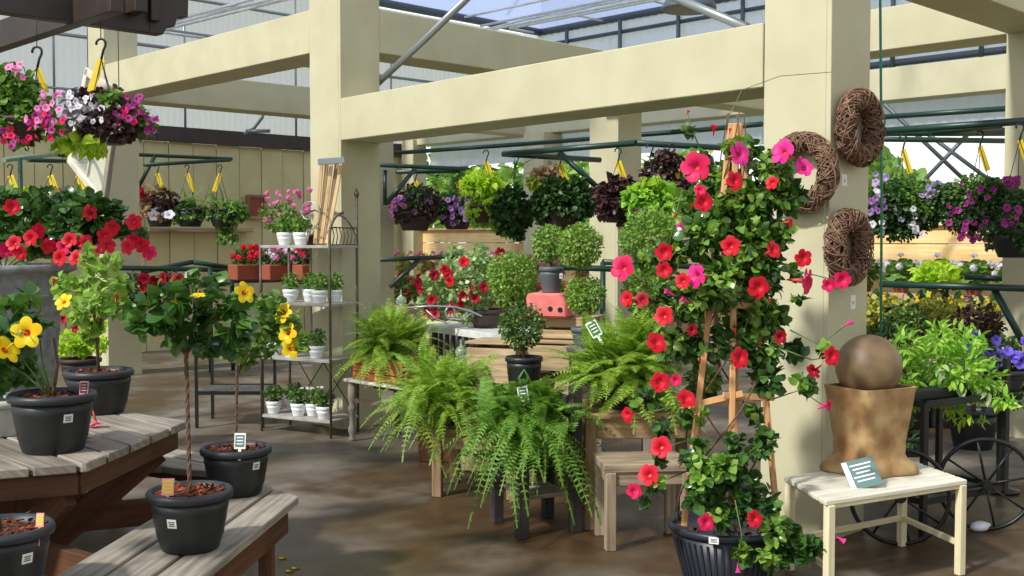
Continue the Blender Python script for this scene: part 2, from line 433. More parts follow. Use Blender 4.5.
# ------------------------------------------------------------------ flowers (unit radius, facing +Z)
FLOW = {}
def flower_mesh(key, mats, kind):
    mb = MB()
    if kind in ('trumpet', 'petunia', 'hibiscus'):
        npet = 5
        prof = {'trumpet': ((.16, -.55), (.2, -.12), (.55, .12), (1.0, .10)), 'petunia': ((.1, -.6), (.2, -.1), (.6, .08), (1.0, .06)), 'hibiscus': ((.06, -.2), (.22, -.02), (.62, .16), (1.0, .08))}[kind]
        wid = {'trumpet': .74, 'petunia': .70, 'hibiscus': .72}[kind]
        for k in range(npet):
            a0 = 2 * PI * k / npet; b = len(mb.v); nc = 5
            for i, (r, z) in enumerate(prof):
                for j in range(nc):
                    q = (j / (nc - 1) - .5) * 2
                    sp = wid * (1.05 if i < 3 else .78)
                    if kind == 'hibiscus': sp = (wid * .8, wid, wid * 1.05, wid * .55)[i]
                    a = a0 + q * sp
                    rr = r * (1 - (.14 if i == 3 else .02) * q * q)
                    if kind == 'trumpet' and i == 3: rr *= 1 - .10 * q
                    mb.v.append(Vector((rr * math.cos(a), rr * math.sin(a), z + (.05 * k / npet if i > 1 else 0) + (.06 * q if kind == 'trumpet' and i >= 2 else 0))))
            for i in range(3):
                for j in range(nc - 1):
                    mb.face((b + i * nc + j, b + (i + 1) * nc + j, b + (i + 1) * nc + j + 1, b + i * nc + j + 1), 1 if i == 0 else 0, None, True)
        if kind == 'trumpet':
            mb.tube([(0, 0, -1.5), (0, 0, -.9), (0, 0, -.3)], [.06, .13, .2], 6, 1)
        if kind == 'hibiscus':
            mb.tube([(0, 0, -.1), (.05, .02, .4), (.1, .05, .8)], [.05, .04, .06], 6, 0)
    elif kind == 'side':      # closed trumpet
        mb.tube([(0, 0, -1.4), (0, 0, -.6), (0, 0, 0), (0, 0, .5)], [.08, .2, .34, .62], 8, 0, cap=False)
        mb.tube([(0, 0, -1.6), (0, 0, -1.2)], [.05, .09], 6, 1)
    elif kind == 'cluster':
        for k in range(16):
            d = Vector(rdir(1)[0]); d.z = abs(d.z) * .8 + .1; d.normalize(); t = d.cross(Vector((.3, .2, .9))).normalized(); bt = d.cross(t)
            b = len(mb.v); c = d * .7
            mb.v.append(c)
            for j in range(5):
                a = 2 * PI * j / 5 + k
                mb.v.append(c + t * (.36 * math.cos(a)) + bt * (.36 * math.sin(a)) + d * .12)
            for j in range(5): mb.face((b, b + 1 + j, b + 1 + (j + 1) % 5), 0, None, False)
        mb.lathe([(0, -.4), (.45, 0), (.5, .3), (.3, .55), (0, .62)], n=8, mi=0)
    me_o = mb.build('flower', mats)
    me = me_o.data; bpy.data.objects.remove(me_o)
    FLOW[key] = me
for c in ('red', 'cherry', 'magenta', 'crimson'):
    flower_mesh('t_' + c, [M[c], M[c] if c == 'crimson' else M['throat']], 'trumpet')
flower_mesh('s_cherry', [M['magenta'], M['whitep']], 'side')
flower_mesh('s_red', [M['red'], M['throat']], 'side')
flower_mesh('h_yellow', [M['yellow'], M['redeye']], 'hibiscus')
for c in ('purplep', 'pinkp', 'whitep', 'lavp', 'violetp', 'mauvep', 'cherry'):
    flower_mesh('p_' + c, [M[c], M[c]], 'petunia')
for c in ('pinkp', 'red', 'whitep', 'violetp', 'crimson', 'yellow'):
    flower_mesh('c_' + c, [M[c], M[c]], 'cluster')
def flower(key, p, d, r, parent, name='flower'):
    o = bpy.data.objects.new(name, FLOW[key]); COL.objects.link(o); o.parent = parent
    o.location = Vector(p) - base_of(parent)
    q = Vector(d).normalized().to_track_quat('Z', 'Y')
    o.rotation_euler = (q.to_matrix() @ Matrix.Rotation(random.random() * 6.28, 3, 'Z')).to_euler()
    o.scale = (r, r, r)
    return o
TOCAM = -CF
def face_cam(spread=.5, up=.2):
    return TOCAM + Vector((random.gauss(0, spread), random.gauss(0, spread), random.gauss(up, spread * .6)))
# ------------------------------------------------------------------ pots
def pot_part(parent, c, r0, r1, h, m, rim=.012, name='pot', rimm=None, n=36, ridges=3, rib=0):
    mb = MB()
    pr = [(r0 * .96, 0), (r0, .006)]
    for k in range(1, ridges + 1):
        t = k / (ridges + 1); r = r0 + (r1 - r0) * (t ** .8); pr += [(r, h * t * .86), (r + .0025, h * t * .86 + .004)]
    pr += [(r1 * .985, h - .032)]
    mb.lathe(pr, c, n, 0, rib=rib)
    mb.lathe([(r1 * .97, h - .034), (r1 + rim, h - .030), (r1 + rim * 1.2, h - .012), (r1 + rim * .6, h), (r1 - .004, h), (r1 - .010, h - .04), (r1 * .93, h - .05)], c, n, 1)
    return mb.build(name, [m, rimm or m], parent)
def mulch_part(parent, c, r, n=420, size=.021):
    mb = MB().lathe([(r, -.02), (r, 0), (r * .5, .012), (0, .018)], c, 20)
    mb.build('soil', M['soil'], parent)
    L = Leaves(); chips(L, (c[0], c[1], c[2] + .006), r * .97, n, size)
    return L.build('mulch', M['mulch'], parent, False)
def sticker(parent, c, d, w, h, name='price_sticker'):
    """small printed square stuck on a pot"""
    d = Vector(d).normalized(); s = d.cross(ZD).normalized(); u = s.cross(d)
    mb = MB(); c = Vector(c)
    mb.obox(c, (s, u, d), (w / 2, h / 2, .001), 0)
    for k in range(3): mb.obox(c + u * (h * (.18 - .2 * k)) + d * .0012, (s, u, d), (w * (.34 - .07 * (k % 2)), h * .05, .0006), 1)
    return mb.build(name, [M['tagwhite'], M['tagink']], parent)
def plant_tag(parent, p, w, h, front, back=None, lean=(0, 0), d=None, name='plant_tag', stake=.06):
    d = (d or (TOCAM + ZD * .2)).normalized(); s = d.cross(ZD).normalized(); u = s.cross(d)
    u = (u + s * lean[0]).normalized(); s = u.cross(d) * -1
    c = Vector(p); mb = MB()
    mb.obox(c, (s, u, d), (w / 2, h / 2, .001), 0)
    mb.obox(c + u * (h * .0) + d * .0013, (s, u, d), (w * .4, h * .38, .0006), 1)
    for k in range(3): mb.obox(c + u * (h * (.22 - .2 * k)) + d * .002, (s, u, d), (w * .28, h * .035, .0004), 0)
    mb.obox(c - u * (h / 2 + stake / 2), (s, u, d), (w * .13, stake / 2, .001), 0)
    return mb.build(name, [front, back or front], parent)
def fern_leaves(L, c, n, ln, mi=0, hang=.9, e0=.15, e1=1.35, pin=.05, npin=26, bias=None, spread=1.0):
    """arching fronds with two rows of leaflets"""
    c = np.array(c, float)
    for k in range(n):
        a = RNG.uniform(0, 2 * PI); e = e0 + (e1 - e0) * RNG.uniform() ** .8; l = ln * RNG.uniform(.65, 1.1)
        if bias is not None and RNG.uniform() < bias[1]:
            a = bias[0] + RNG.normal() * .6
        dr = hang * RNG.uniform(.6, 1.15) * (.35 + .75 * np.cos(e))
        t = np.linspace(.06, 1, npin)
        hx = l * (np.cos(e) * t + .22 * np.sin(e) * t * t); z = l * (np.sin(e) * t - dr * t ** 2.1)
        tw = RNG.normal() * .25
        aa = a + tw * t
        oj = RNG.normal(size=3) * np.array([.045, .045, .02]) * spread
        P = np.stack([c[0] + oj[0] + hx * np.cos(aa), c[1] + oj[1] + hx * np.sin(aa), c[2] + oj[2] + z], 1)
        T = unit(np.gradient(P, axis=0)); 
        S = unit(np.cross(T, np.array([[0, 0, 1.0]])) + 1e-6); Nn = np.cross(S, T)
        S2 = unit(S + Nn * RNG.normal() * .25)
        prof = np.clip(np.sin(PI * (.12 + .86 * t)), .05, 1) ** .65 * pin * (l / ln)
        for sgn in (1, -1):
            D = S2 * sgn + T * .35 - np.array([[0, 0, .12]])
            L.add((np.array([(0, 0, 0), (.17, .25, 0), (.1, .75, -.03), (0, 1, -.08), (-.1, .75, -.03), (-.17, .25, 0)]), [(0, 1, 2, 5), (5, 2, 3, 4)] if False else [(0, 1, 5), (1, 2, 4, 5), (2, 3, 4)]), P, D, Nn, prof * RNG.uniform(.85, 1.1, npin), mi)
        ws = .0016
        st = MB()
        L.add((np.array([(-.5, 0, 0), (.5, 0, 0), (.5, 1, 0), (-.5, 1, 0)]), [(0, 1, 2, 3)]), P[:-1], np.diff(P, axis=0), Nn[:-1], np.linalg.norm(np.diff(P, axis=0), axis=1) * 1.02, mi, wid=.22)
    return L
# ------------------------------------------------------------------ the building
def floor_material():
    m, nt, b = nodes('wet_concrete'); L = nt.links.new; N = nt.nodes.new
    tc = N('ShaderNodeTexCoord')
    big = N('ShaderNodeTexNoise'); big.inputs['Scale'].default_value = .8; big.inputs['Detail'].default_value = 6; big.inputs['Distortion'].default_value = .8
    mid = N('ShaderNodeTexNoise'); mid.inputs['Scale'].default_value = 5; mid.inputs['Detail'].default_value = 8
    L(tc.outputs['Object'], big.inputs['Vector']); L(tc.outputs['Object'], mid.inputs['Vector'])
    r1 = N('ShaderNodeValToRGB'); r1.color_ramp.elements[0].position = .38; r1.color_ramp.elements[1].position = .62
    r1.color_ramp.elements[0].color = (*lin((100, 83, 62)), 1); r1.color_ramp.elements[1].color = (*lin((142, 133, 118)), 1)
    r2 = N('ShaderNodeValToRGB'); r2.color_ramp.elements[0].position = .3; r2.color_ramp.elements[1].position = .75
    r2.color_ramp.elements[0].color = (*lin((190, 190, 190)), 1); r2.color_ramp.elements[1].color = (*lin((255, 255, 255)), 1)
    mx = N('ShaderNodeMix'); mx.data_type = 'RGBA'; mx.blend_type = 'MULTIPLY'; mx.inputs[0].default_value = 1
    L(big.outputs['Fac'], r1.inputs['Fac']); L(mid.outputs['Fac'], r2.inputs['Fac'])
    gm = N('ShaderNodeMapping'); gm.vector_type = 'POINT'; wc = cw(1.1, 7.3); gm.inputs['Location'].default_value = (-wc.x / 2.9, -wc.y / 2.9, 0); gm.inputs['Scale'].default_value = (1 / 2.9, 1 / 2.9, 1 / 2.9)
    L(tc.outputs['Object'], gm.inputs['Vector']); gr = N('ShaderNodeTexGradient'); gr.gradient_type = 'SPHERICAL'; L(gm.outputs[0], gr.inputs['Vector'])
    ad = N('ShaderNodeMath'); ad.operation = 'ADD'; n3 = N('ShaderNodeTexNoise'); n3.inputs['Scale'].default_value = 1.6; n3.inputs['Detail'].default_value = 5; L(tc.outputs['Object'], n3.inputs['Vector'])
    L(gr.outputs['Fac'], ad.inputs[0]); L(n3.outputs['Fac'], ad.inputs[1])
    wr = N('ShaderNodeMapRange'); wr.inputs['From Min'].default_value = .66; wr.inputs['From Max'].default_value = .86; L(ad.outputs[0], wr.inputs['Value'])
    wm = N('ShaderNodeMix'); wm.data_type = 'RGBA'; L(wr.outputs[0], wm.inputs[0]); L(r1.outputs[0], wm.inputs[6]); wm.inputs[7].default_value = (*lin((90, 68, 44)), 1)
    L(wm.outputs[2], mx.inputs[6]); L(r2.outputs[0], mx.inputs[7]); L(mx.outputs[2], b.inputs['Base Color'])
    mr = N('ShaderNodeMapRange'); mr.inputs['From Min'].default_value = .36; mr.inputs['From Max'].default_value = .6
    mr.inputs['To Min'].default_value = .34; mr.inputs['To Max'].default_value = .62
    L(big.outputs['Fac'], mr.inputs['Value']); L(mr.outputs[0], b.inputs['Roughness'])
    bp = N('ShaderNodeBump'); bp.inputs['Strength'].default_value = .15; bp.inputs['Distance'].default_value = .01
    L(mid.outputs['Fac'], bp.inputs['Height']); L(bp.outputs[0], b.inputs['Normal'])
    return m
struct(MB().box((-9, -9, -.2), (12.6, 17, 0)).build('floor', floor_material()), 'dark stained wet concrete floor of the garden centre', 'floor')
M['lawn'] = mat('sunlit_lawn', (150, 160, 96), .9, c2=(196, 196, 140), scale=1.5)
mb = MB().box((12.6, -40, -.25), (70, 60, -.05))
struct(mb.build('ground', M['lawn']), 'sunlit ground outside behind the greenhouse', 'ground')
# left board wall
mb = MB(); x = -3.0; k = 0
while x < 12.3:
    w = .385
    mb.box((x, 15.0 + .012 * (k % 2), 0), (x + w - .014, 15.1, 3.02)); x += w; k += 1
mb.box((-3, 15.06, 0), (12.4, 15.14, 3.02))
struct(mb.build('wall_left', M['wallpaint']), 'tan vertical board wall behind the hanging pots', 'wall')
struct(MB().box((-3, 14.93, 3.02), (12.4, 15.0, 3.24)).build('trim_1', M['brown']), 'dark brown rail along the top of the tan board wall', 'trim')
M['poly'] = sheet('grey_polycarbonate', (226, 228, 226), .58, .8)
M['roofpoly'] = sheet('bluish_roof_polycarbonate', (216, 224, 242), .6, .75)
M['whitesheet'] = sheet('white_corrugated_sheet', (232, 236, 242), .2, .7)
def corrugated(name, m, p0, p1, z0, z1, amp=.018, per=.16, lab='', th=.0):
    mb = MB(); p0, p1 = Vector(p0), Vector(p1); d = p1 - p0; n = int(d.length / per * 2); nn = Vector((-d.y, d.x, 0)).normalized()
    for i in range(n + 1):
        p = p0 + d * (i / n) + nn * (amp * (i % 2))
        mb.v += [Vector((p.x, p.y, z0)), Vector((p.x, p.y, z1)), Vector((p.x, p.y, z1)) + nn * .012, Vector((p.x, p.y, z0)) + nn * .012]
    for i in range(n):
        a = 4 * i; b = a + 4
        mb.face((a, b, b + 1, a + 1)); mb.face((a + 2, b + 2, b + 3, a + 3)); mb.face((a + 1, b + 1, b + 2, a + 2)); mb.face((a, a + 3, b + 3, b))
    return struct(mb.build(name, m), lab, 'wall')
corrugated('wall_left_upper', M['poly'], (-4, 15.02, 0), (15, 15.02, 0), 3.24, 5.5, amp=.006, per=.1, lab='pale translucent ribbed sheet above the brown wall rail')
corrugated('wall_back_upper', M['whitesheet'], (15, -6, 0), (15, 15, 0), 3.9, 5.5, lab='white ribbed sheet high above the back beam')
corrugated('wall_back_strip', M['whitesheet'], (12.42, -2.5, 0), (12.42, 14.6, 0), 2.83, 3.3, lab='white translucent strip hanging under the back beam')
mb = MB(); x = -9.0  # wall out of view, added to keep sky light off the pillars' side faces
while x < 12:
    mb.box((x, -8.1, 0), (x + .386, -8.0, 3.6)); x += .4
mb.box((-9, -8.14, 0), (12.4, -8.06, 3.6))
struct(mb.build('wall_right', M['wallpaint']), 'unseen tan board wall added on the right to darken the pillar sides', 'wall')
# back knee wall of planks
mb = MB()
for z0, z1 in ((.25, .6), (.61, .96), (.97, 1.32), (1.33, 1.55), (1.56, 1.76)):
    y = -3.0
    while y < 14.8:
        w = min(3.2 + random.random() * .6, 14.9 - y); mb.box((12.2 + random.uniform(0, .008), y, z0), (12.24, y + w - .006, z1)); y += w
mb.box((12.14, -3, 1.76), (12.32, 14.9, 1.80))
struct(mb.build('wall_back', M['orangewood'], bev=.004), 'orange plank half wall along the back benches', 'wall')
# pillars
def clad_pillar(name, u0, u1, v0, v1, z1, lab, m='paint'):
    """boxed timber pillar: four boards with open seams at the corners"""
    mb = MB(); t = .03
    mb.box((u0, v0 + .026, 0), (u0 + t, v1, z1)); mb.box((u0 + .004, v0, 0), (u1 - .004, v0 + t, z1))
    mb.box((u1 - t, v0 + .006, 0), (u1, v1 - .006, z1)); mb.box((u0 + .006, v1 - t, 0), (u1 - .006, v1, z1))
    mb.box((u0 + .06, v0 + .06, 0), (u1 - .06, v1 - .06, z1 - .01))
    return struct(mb.build(name, M[m], bev=.003), lab, 'pillar')
clad_pillar('pillar', 5.23, 5.65, 2.97, 3.37, 4.3, 'large cream boxed pillar hung with three vine wreaths')
clad_pillar('pillar', 5.5, 5.92, 7.64, 8.08, 4.3, 'cream boxed pillar behind the metal shelf rack')
clad_pillar('pillar', 9.16, 9.56, 3.2, 3.64, 3.9, 'cream post at the edge of the view beyond the black cart')
clad_pillar('pillar', 5.68, 6.1, 12.5, 12.92, 4.3, 'cream pillar behind the white window sash')
p = at(617.7, 200, 12.4); clad_pillar('pillar', p.x, p.x + .42, p.y, p.y + .42, 3.2, 'cream pillar behind the topiary balls in the middle of the view')
p = at(394, 200, 12.9); clad_pillar('pillar', p.x - .42, p.x, p.y, p.y + .42, 3.2, 'shaded cream pillar just behind the shelf rack pillar')
p = at(543, 150, 16.8); clad_pillar('pillar', p.x - .2, p.x + .22, p.y - .2, p.y + .22, 3.2, 'small distant cream pillar between the hanging baskets')
clad_pillar('pillar', 12.0, 12.3, 14.6, 14.9, 3.3, 'cream corner post where the two back walls meet')
clad_pillar('pillar', 12.05, 12.4, 3.0, 3.4, 3.3, 'cream post of the back wall behind the nearer post')
def beam(p0, p1, w, h, lab):
    mb = MB().bar(p0, p1, w, h)
    return struct(mb.build('beam', M['paint'], bev=.006), lab, 'beam')
beam((5.435, 3.37, 2.605), (5.71, 7.66, 2.605), .40, .35, 'wide cream beam crossing the view between the two large pillars')
beam((5.71, 8.08, 3.39), (5.90, 12.5, 3.44), .40, .37, 'high cream beam leading from the shelf rack pillar to the window sash pillar')
beam((5.92, 7.84, 3.39), (12.1, 7.84, 3.39), .38, .37, 'high cream beam running back from the shelf rack pillar')
beam((6.1, 12.6, 3.42), (12.1, 12.2, 3.39), .38, .37, 'cream beam seen under the high beam near the board wall')
beam((5.2, 3.42, 3.44), (9.4, 3.42, 3.44), .42, .37, 'cream beam overhead running back to the post beyond the cart')
beam((9.36, -2.5, 3.44), (9.36, 8.2, 3.44), .40, .37, 'sunlit cream beam high behind the wreath pillar')
beam((12.25, -3, 3.39), (12.25, 14.9, 3.39), .32, .37, 'cream beam along the top of the back wall')
# roof over the back bays
def roofplane(name, a, b, c, d, lab):
    mb = MB(); a, b, c, d = map(Vector, (a, b, c, d)); n = (b - a).cross(d - a).normalized() * .012
    mb.v += [a, b, c, d, a + n, b + n, c + n, d + n]
    for q in ((0, 1, 2, 3), (7, 6, 5, 4), (0, 4, 5, 1), (1, 5, 6, 2), (2, 6, 7, 3), (3, 7, 4, 0)): mb.face(q)
    return struct(mb.build(name, M['roofpoly']), lab, 'roof')
roofplane('roof', (15, -6, 5.5), (15, 14.5, 5.5), (9.0, 8.5, 7.6), (9.0, -6, 7.6), 'bluish translucent roof panels over the back bay')
roofplane('roof', (15, 14.5, 5.5), (4, 14.5, 5.5), (4, 8.5, 7.6), (9.0, 8.5, 7.6), 'bluish translucent roof panels over the board wall bay')
mb = MB()
def rail(mb, a, b, r=.03, mi=0): mb.tube([a, b], r, 8, mi)
rail(mb, (15, -6, 5.46), (15, 14.5, 5.46), .07); rail(mb, (15, 14.5, 5.46), (-3, 14.5, 5.46), .07)
rail(mb, (14.94, -6, 5.2), (14.94, 14.5, 5.2), .035); rail(mb, (14.94, -6, 4.1), (14.94, 14.5, 4.1), .05); rail(mb, (14.94, -6, 3.95), (14.94, 14.5, 3.95), .05)
struct(mb.build('trim_2', M['greysteel']), 'grey steel gutter and rails under the roof edge', 'trim')
mb = MB()
for v in np.arange(-5, 14.6, 1.25): rail(mb, (14.9, v, 3.9), (14.9, v, 5.4), .035)
struct(mb.build('trim_3', M['greysteel']), 'grey uprights against the high white sheet', 'trim')
mb = MB()
for i in range(7):
    v = -4 + 2.0 * i
    rail(mb, (14.9, v, 5.42), (9.0, v, 7.5), .03); rail(mb, (14.9, v, 5.42), (9.0, v, 5.9), .025); rail(mb, (12, v, 6.5), (12, v, 5.65), .02)
for u in (13.4, 11.6, 9.8): rail(mb, (u, -6, 5.5 + (15 - u) * .35 - .05), (u, 14.3, 5.5 + (15 - u) * .35 - .05), .022)
for u, z in ((14.5, 5.62), (13.9, 5.35), (13.2, 5.3), (12.9, 5.12)): rail(mb, (u, -6, z), (u, 14.2, z), .022)
for v in np.arange(-5, 14.3, 1.6): rail(mb, (14.5, v, 5.62), (12.9, v + .5, 5.12), .018); rail(mb, (13.9, v, 5.35), (14.9, v + .3, 5.44), .02)
for u in (5, 7, 9, 11, 13): rail(mb, (u, 14.4, 5.45), (u + .5, 12.6, 5.6), .02)
struct(mb.build('trim_4', M['whitepaint']), 'silver roof struts and purlins under the bluish roof', 'trim')
mb = MB()
for z, px0 in ((4.35, 0), (4.6, 0), (5.1, 0)): rail(mb, (1, 14.9, z), (15, 14.9, z), .025)
rail(mb, (2, 14.85, 3.62), (12.2, 14.85, 3.62), .018)
for u in np.arange(4.2, 12, 1.9): rail(mb, (u, 14.93, 3.24), (u, 14.93, 5.4), .018)
for (x0, y0, x1, y1, Y0, Y1) in ((150, 33, 330, -12, 15.5, 12.5), (158, 28, 330, -16, 15.5, 12.5), (176, 20, 300, -14, 15.2, 12.6), (148, 30, 205, 38, 15.4, 15.6)): rail(mb, at(x0, y0, Y0), at(x1, y1, Y1), .022, 1)
struct(mb.build('trim_5', [M['steel'], M['whitepaint']]), 'thin grey pipes along the pale upper wall', 'trim')
mb = MB().tube([at(366, 94, 9.75), at(420, 44, 9.3), at(480, -14, 8.8)], .03, 10)
struct(mb.build('brace_pipe', M['steel']), 'silver brace pipe rising from the wide beam beside the shelf rack pillar', 'brace')
mb = MB().tube([at(748, 28, 6.5), at(690, 4, 7.0), at(630, -22, 7.5)], .028, 10)
struct(mb.build('brace_pipe', M['steel']), 'silver brace pipe meeting the wide beam beside the wreath pillar', 'brace')
mb = MB()
p = at(266, 125, 14.0); mb.tube([at(266, 105, 15), at(262, 118, 15), at(254, 128, 15), at(244, 134, 15)], .022, 8); mb.tube([at(246, 131, 15), at(270, 131, 15)], .025, 8)
struct(mb.build('bent_pipe', M['steel']), 'short curved steel pipe on the pale wall above the brown rail', 'pipe')
# X braces behind the right-hand hanging baskets
mb = MB()
for a, b in (((884, 104), (975, 190)), ((1008, 92), (915, 190)), ((925, 132), (1003, 190))):
    rail(mb, at(a[0], a[1], 12.75), at(b[0], b[1], 12.75), .025)
rail(mb, (12.7, -2, 2.83), (12.7, 5.3, 2.83), .03)
struct(mb.build('trim_6', M['greysteel']), 'grey crossed steel braces in the bright opening of the back wall', 'trim')
# dark pergola over the left corner
a = at(-70, 2, 5.8); 
def z_at(z, p): return Vector((p.x, p.y, z))
mb = MB()
p0 = at(146, 27, 6.9); zb = 2.87
dirB = UD
e = Vector((p0.x, p0.y, zb))
mb.obox(e + dirB * -1.9 + ZD * .17 + VD * .0, (UD, VD, ZD), (1.9, .045, .17))
# scrolled end
pts = [(0, 0), (.09, .0), (.12, .05), (.17, .06), (.19, .12), (.26, .13), (.27, .34), (0, .34)]
b0 = len(mb.v); n = len(pts)
for s_ in (-.045, .045):
    for x, z in pts: mb.v.append(e + UD * x + ZD * z + VD * s_)
mb.face(tuple(range(b0, b0 + n))); mb.face(tuple(range(b0 + 2 * n - 1, b0 + n - 1, -1)))
for i in range(n): j = (i + 1) % n; mb.face((b0 + i, b0 + n + i, b0 + n + j, b0 + j))
pg = thing('pergola', 'dark brown timber pergola holding two flower baskets near the roof', 'pergola', Vector((e.x - 1.9, e.y, 0)))
mb.build('main_beam', M['pergola'], pg, bev=.004)
q = at(100, 24, 6.5); q.z = zb
mb = MB(); mb.obox(q + VD * 1.4 + ZD * .08 + UD * -.06, (VD, UD, ZD), (1.75, .04, .09)); mb.build('rafter', M['pergola'], pg, bev=.004)
mb = MB(); mb.obox(e + UD * -.12 + VD * -.10 + ZD * .2, (VD, UD, ZD), (.09, .04, .11)); mb.obox(e + UD * .02 + VD * -.05 + ZD * .2, (UD, VD, ZD), (.03, .04, .13)); mb.build('rafter', M['pergola'], pg, bev=.004)
mb = MB(); mb.obox(q + VD * 2.95 + ZD * .0 + UD * -.06 , (VD, UD, ZD), (.35, .05, .11)); mb.build('rafter_end', M['pergola'], pg, bev=.004)
for du in (-3.6,):
    mb = MB(); c = e + UD * du + VD * .12; mb.box((c.x - .07, c.y - .07, 0), (c.x + .07, c.y + .07, zb + .30)); mb.build('post', M['pergola'], pg, bev=.004)
c = q + VD * 3.0 - UD * .18
mb = MB().box((c.x - .07, c.y - .07, 0), (c.x + .07, c.y + .07, zb + .1)); mb.build('post', M['pergola'], pg, bev=.004)
PERG_Z = zb
# lamp dish
c = at(689, 8, 10.2)
lp = thing('pendant_lamp', 'grey dish pendant lamp hanging above the wide beam', 'lamp', c)
mb = MB().lathe([(.245, -.02), (.25, 0), (.2, .1), (.1, .17), (.04, .2), (.035, .28), (0, .28)], c, 32)
mb.lathe([(.23, -.015), (.18, .09), (.09, .15), (0, .16)], c, 32); mb.build('lamp_shade', M['greysteel'], lp)
MB().tube([c + ZD * .28, c + ZD * 4.0], .008, 6).build('cord', M['hook'], lp)
MB().lathe([(0, .02), (.05, .05), (.05, .1), (.03, .15), (0, .16)], c, 16).build('bulb', M['whitepot'], lp)
# ------------------------------------------------------------------ outdoors beyond the back wall
def garden_tree(p, r, h, leaf, lab, n=900, sz=.3):
    t = thing('garden_tree', lab, 'tree', p, 'trees outside')
    MB().tube([p, p + ZD * h * .5, p + ZD * h * .8], [r * .09, r * .06, r * .02], 8).build('trunk', M['bark'], t)
    L = Leaves()
    for k in range(7):
        d = Vector(rdir(1)[0]); c = p + Vector((d.x * r * .5, d.y * r * .5, h * .65 + d.z * h * .22))
        blob(L, c, (r * .6, r * .6, h * .26), n // 7, sz, T_BIG, up=.4)
    L.build('crown', M[leaf], t)
for px, Y, r, h, leaf, lab in ((497, 28, 1.7, 4.3, 'mid', 'leafy tree outside just above the lime hanging plant'), (562, 34, 1.9, 4.9, 'tree', 'tree outside behind the small distant pillar'), (437, 42, 1.6, 5.4, 'mid', 'small tree outside above the purple hanging baskets'), (660, 27, 1.8, 4.0, 'tree', 'tree outside behind the mandevilla trellis'), (893, 15.5, .62, 2.75, 'tree', 'rounded green bush outside beside the lower vine wreath')):
    p = at(px, 240, Y); p.z = -.05; garden_tree(p, r, h, leaf, lab)
p = at(437, 200, 60); p.z = -.05
sh = thing('garden_shed', 'pale low shed outside seen above the purple hanging baskets', 'shed', p)
mb = MB(); mb.obox(p + ZD * 1.7, (CR, CF, ZD), (4.5, 2, 1.75)); mb.build('wall', M['whitepaint'], sh)
mb = MB(); mb.bar(p + ZD * 3.6 - CR * 4.7, p + ZD * 3.6 + CR * 4.7, 4.6, .25, up=ZD); mb.build('roof', M['greysteel'], sh)
# ------------------------------------------------------------------ green pipe hanging racks
def rack(lab, bars, posts=(), loc=None, r=.025, pale=()):
    t = thing('hanging_rack', lab, 'hanging rack', loc or Vector(bars[0][0]) * 1.0)
    for i, (a, b) in enumerate(bars):
        MB().tube([a, b], r, 10).build('crossbar', M['palegreen' if i in pale else 'greenmetal'], t)
    for a, b in posts: MB().tube([a, b], r * .9, 10).build('post', M['greenmetal'], t)
    return t
def down(p): return Vector((p.x, p.y, 0))
a1, a2 = at(60, 151, 14.0), at(232, 159, 15.6)
pz = at(128, 157, 14.6)
rack('green pipe hanging rack in front of the tan board wall', [(a1, a2), (at(144, 165, 14.6), at(230, 160, 15.5)), (at(155, 156, 14.8), at(138, 188, 14.7))], [(pz, down(pz))], down(pz))
b1 = at(4, 160, 11.2); pz = at(20, 158, 11.3)
rack('pale green pipe rack behind the red mandevilla bush', [(b1, at(56, 154, 12.2)), (at(56, 154, 12.2), at(96, 160, 13.2)), (at(28, 160, 12), at(92, 162, 13))], [(pz, down(pz))], down(pz), pale=(0,))
pz = at(210, 268, 13.4)
rack('low green pipe rack across the middle of the left bay', [(at(120, 268, 12.6), at(234, 270, 13.8)), (at(122, 276, 13.2), at(192, 262, 13.4)), (at(192, 262, 13.4), at(234, 268, 13.8))], [(pz, down(pz))], down(pz), r=.03)
pz = at(384, 169, 11.4)
rack('green pipe bracket rack fixed beside the shaded pillar', [(at(378, 165, 12.1), at(468, 169, 12.9)), (at(415, 169, 12.4), at(386, 204, 12.2)), (at(396, 172, 12.6), at(460, 171, 12.9)), (at(379, 260, 12.1), at(462, 256, 12.8)), (at(420, 259, 12.4), at(390, 287, 12.2))], [(at(385, 170, 12.2), at(385, 205, 12.2))], at(385, 170, 12.2))
pz = at(524, 150, 15.3)
rack('long dark green pipe rack under the white strip of the back wall', [(at(396, 153, 15.8), at(524, 144, 14.8)), (at(524, 144, 14.8), at(700, 130, 12.8)), (at(700, 130, 12.8), at(762, 124, 12.2))], [], pz, r=.03)
pz = at(632, 143, 10.6)
rack('green pipe rack in front of the middle pillar holding leafy baskets', [(at(503, 154, 11.2), at(636, 143, 10.3)), (at(503, 154, 11.2), at(600, 160, 12.0)), (at(636, 143, 10.3), at(760, 150, 10.9)), (at(560, 153, 11.3), at(596, 186, 11.2))], [], down(pz), r=.029)
pz = at(603, 268, 10.4)
rack('green pipe bench rail behind the topiary balls', [(at(560, 267, 10.2), at(640, 270, 10.2)), (at(603, 262, 10.4), at(720, 268, 10.9))], [(at(603, 262, 10.4), down(pz))], down(pz), r=.029)
pz = at(1013, 126, 8.4)
rack('green pipe rack holding the magenta and lavender petunia baskets', [(at(869, 132, 9.1), at(1040, 120, 8.3)), (at(869, 133, 9.6), at(1012, 133, 9.9)), (at(869, 139, 11.5), at(1012, 141, 11.9)), (at(869, 118, 12.0), at(1014, 108, 11.0)), (at(930, 132, 8.9), at(1000, 126, 9.2))], [], down(pz), r=.029)
pz = at(1012, 285, 8.0)
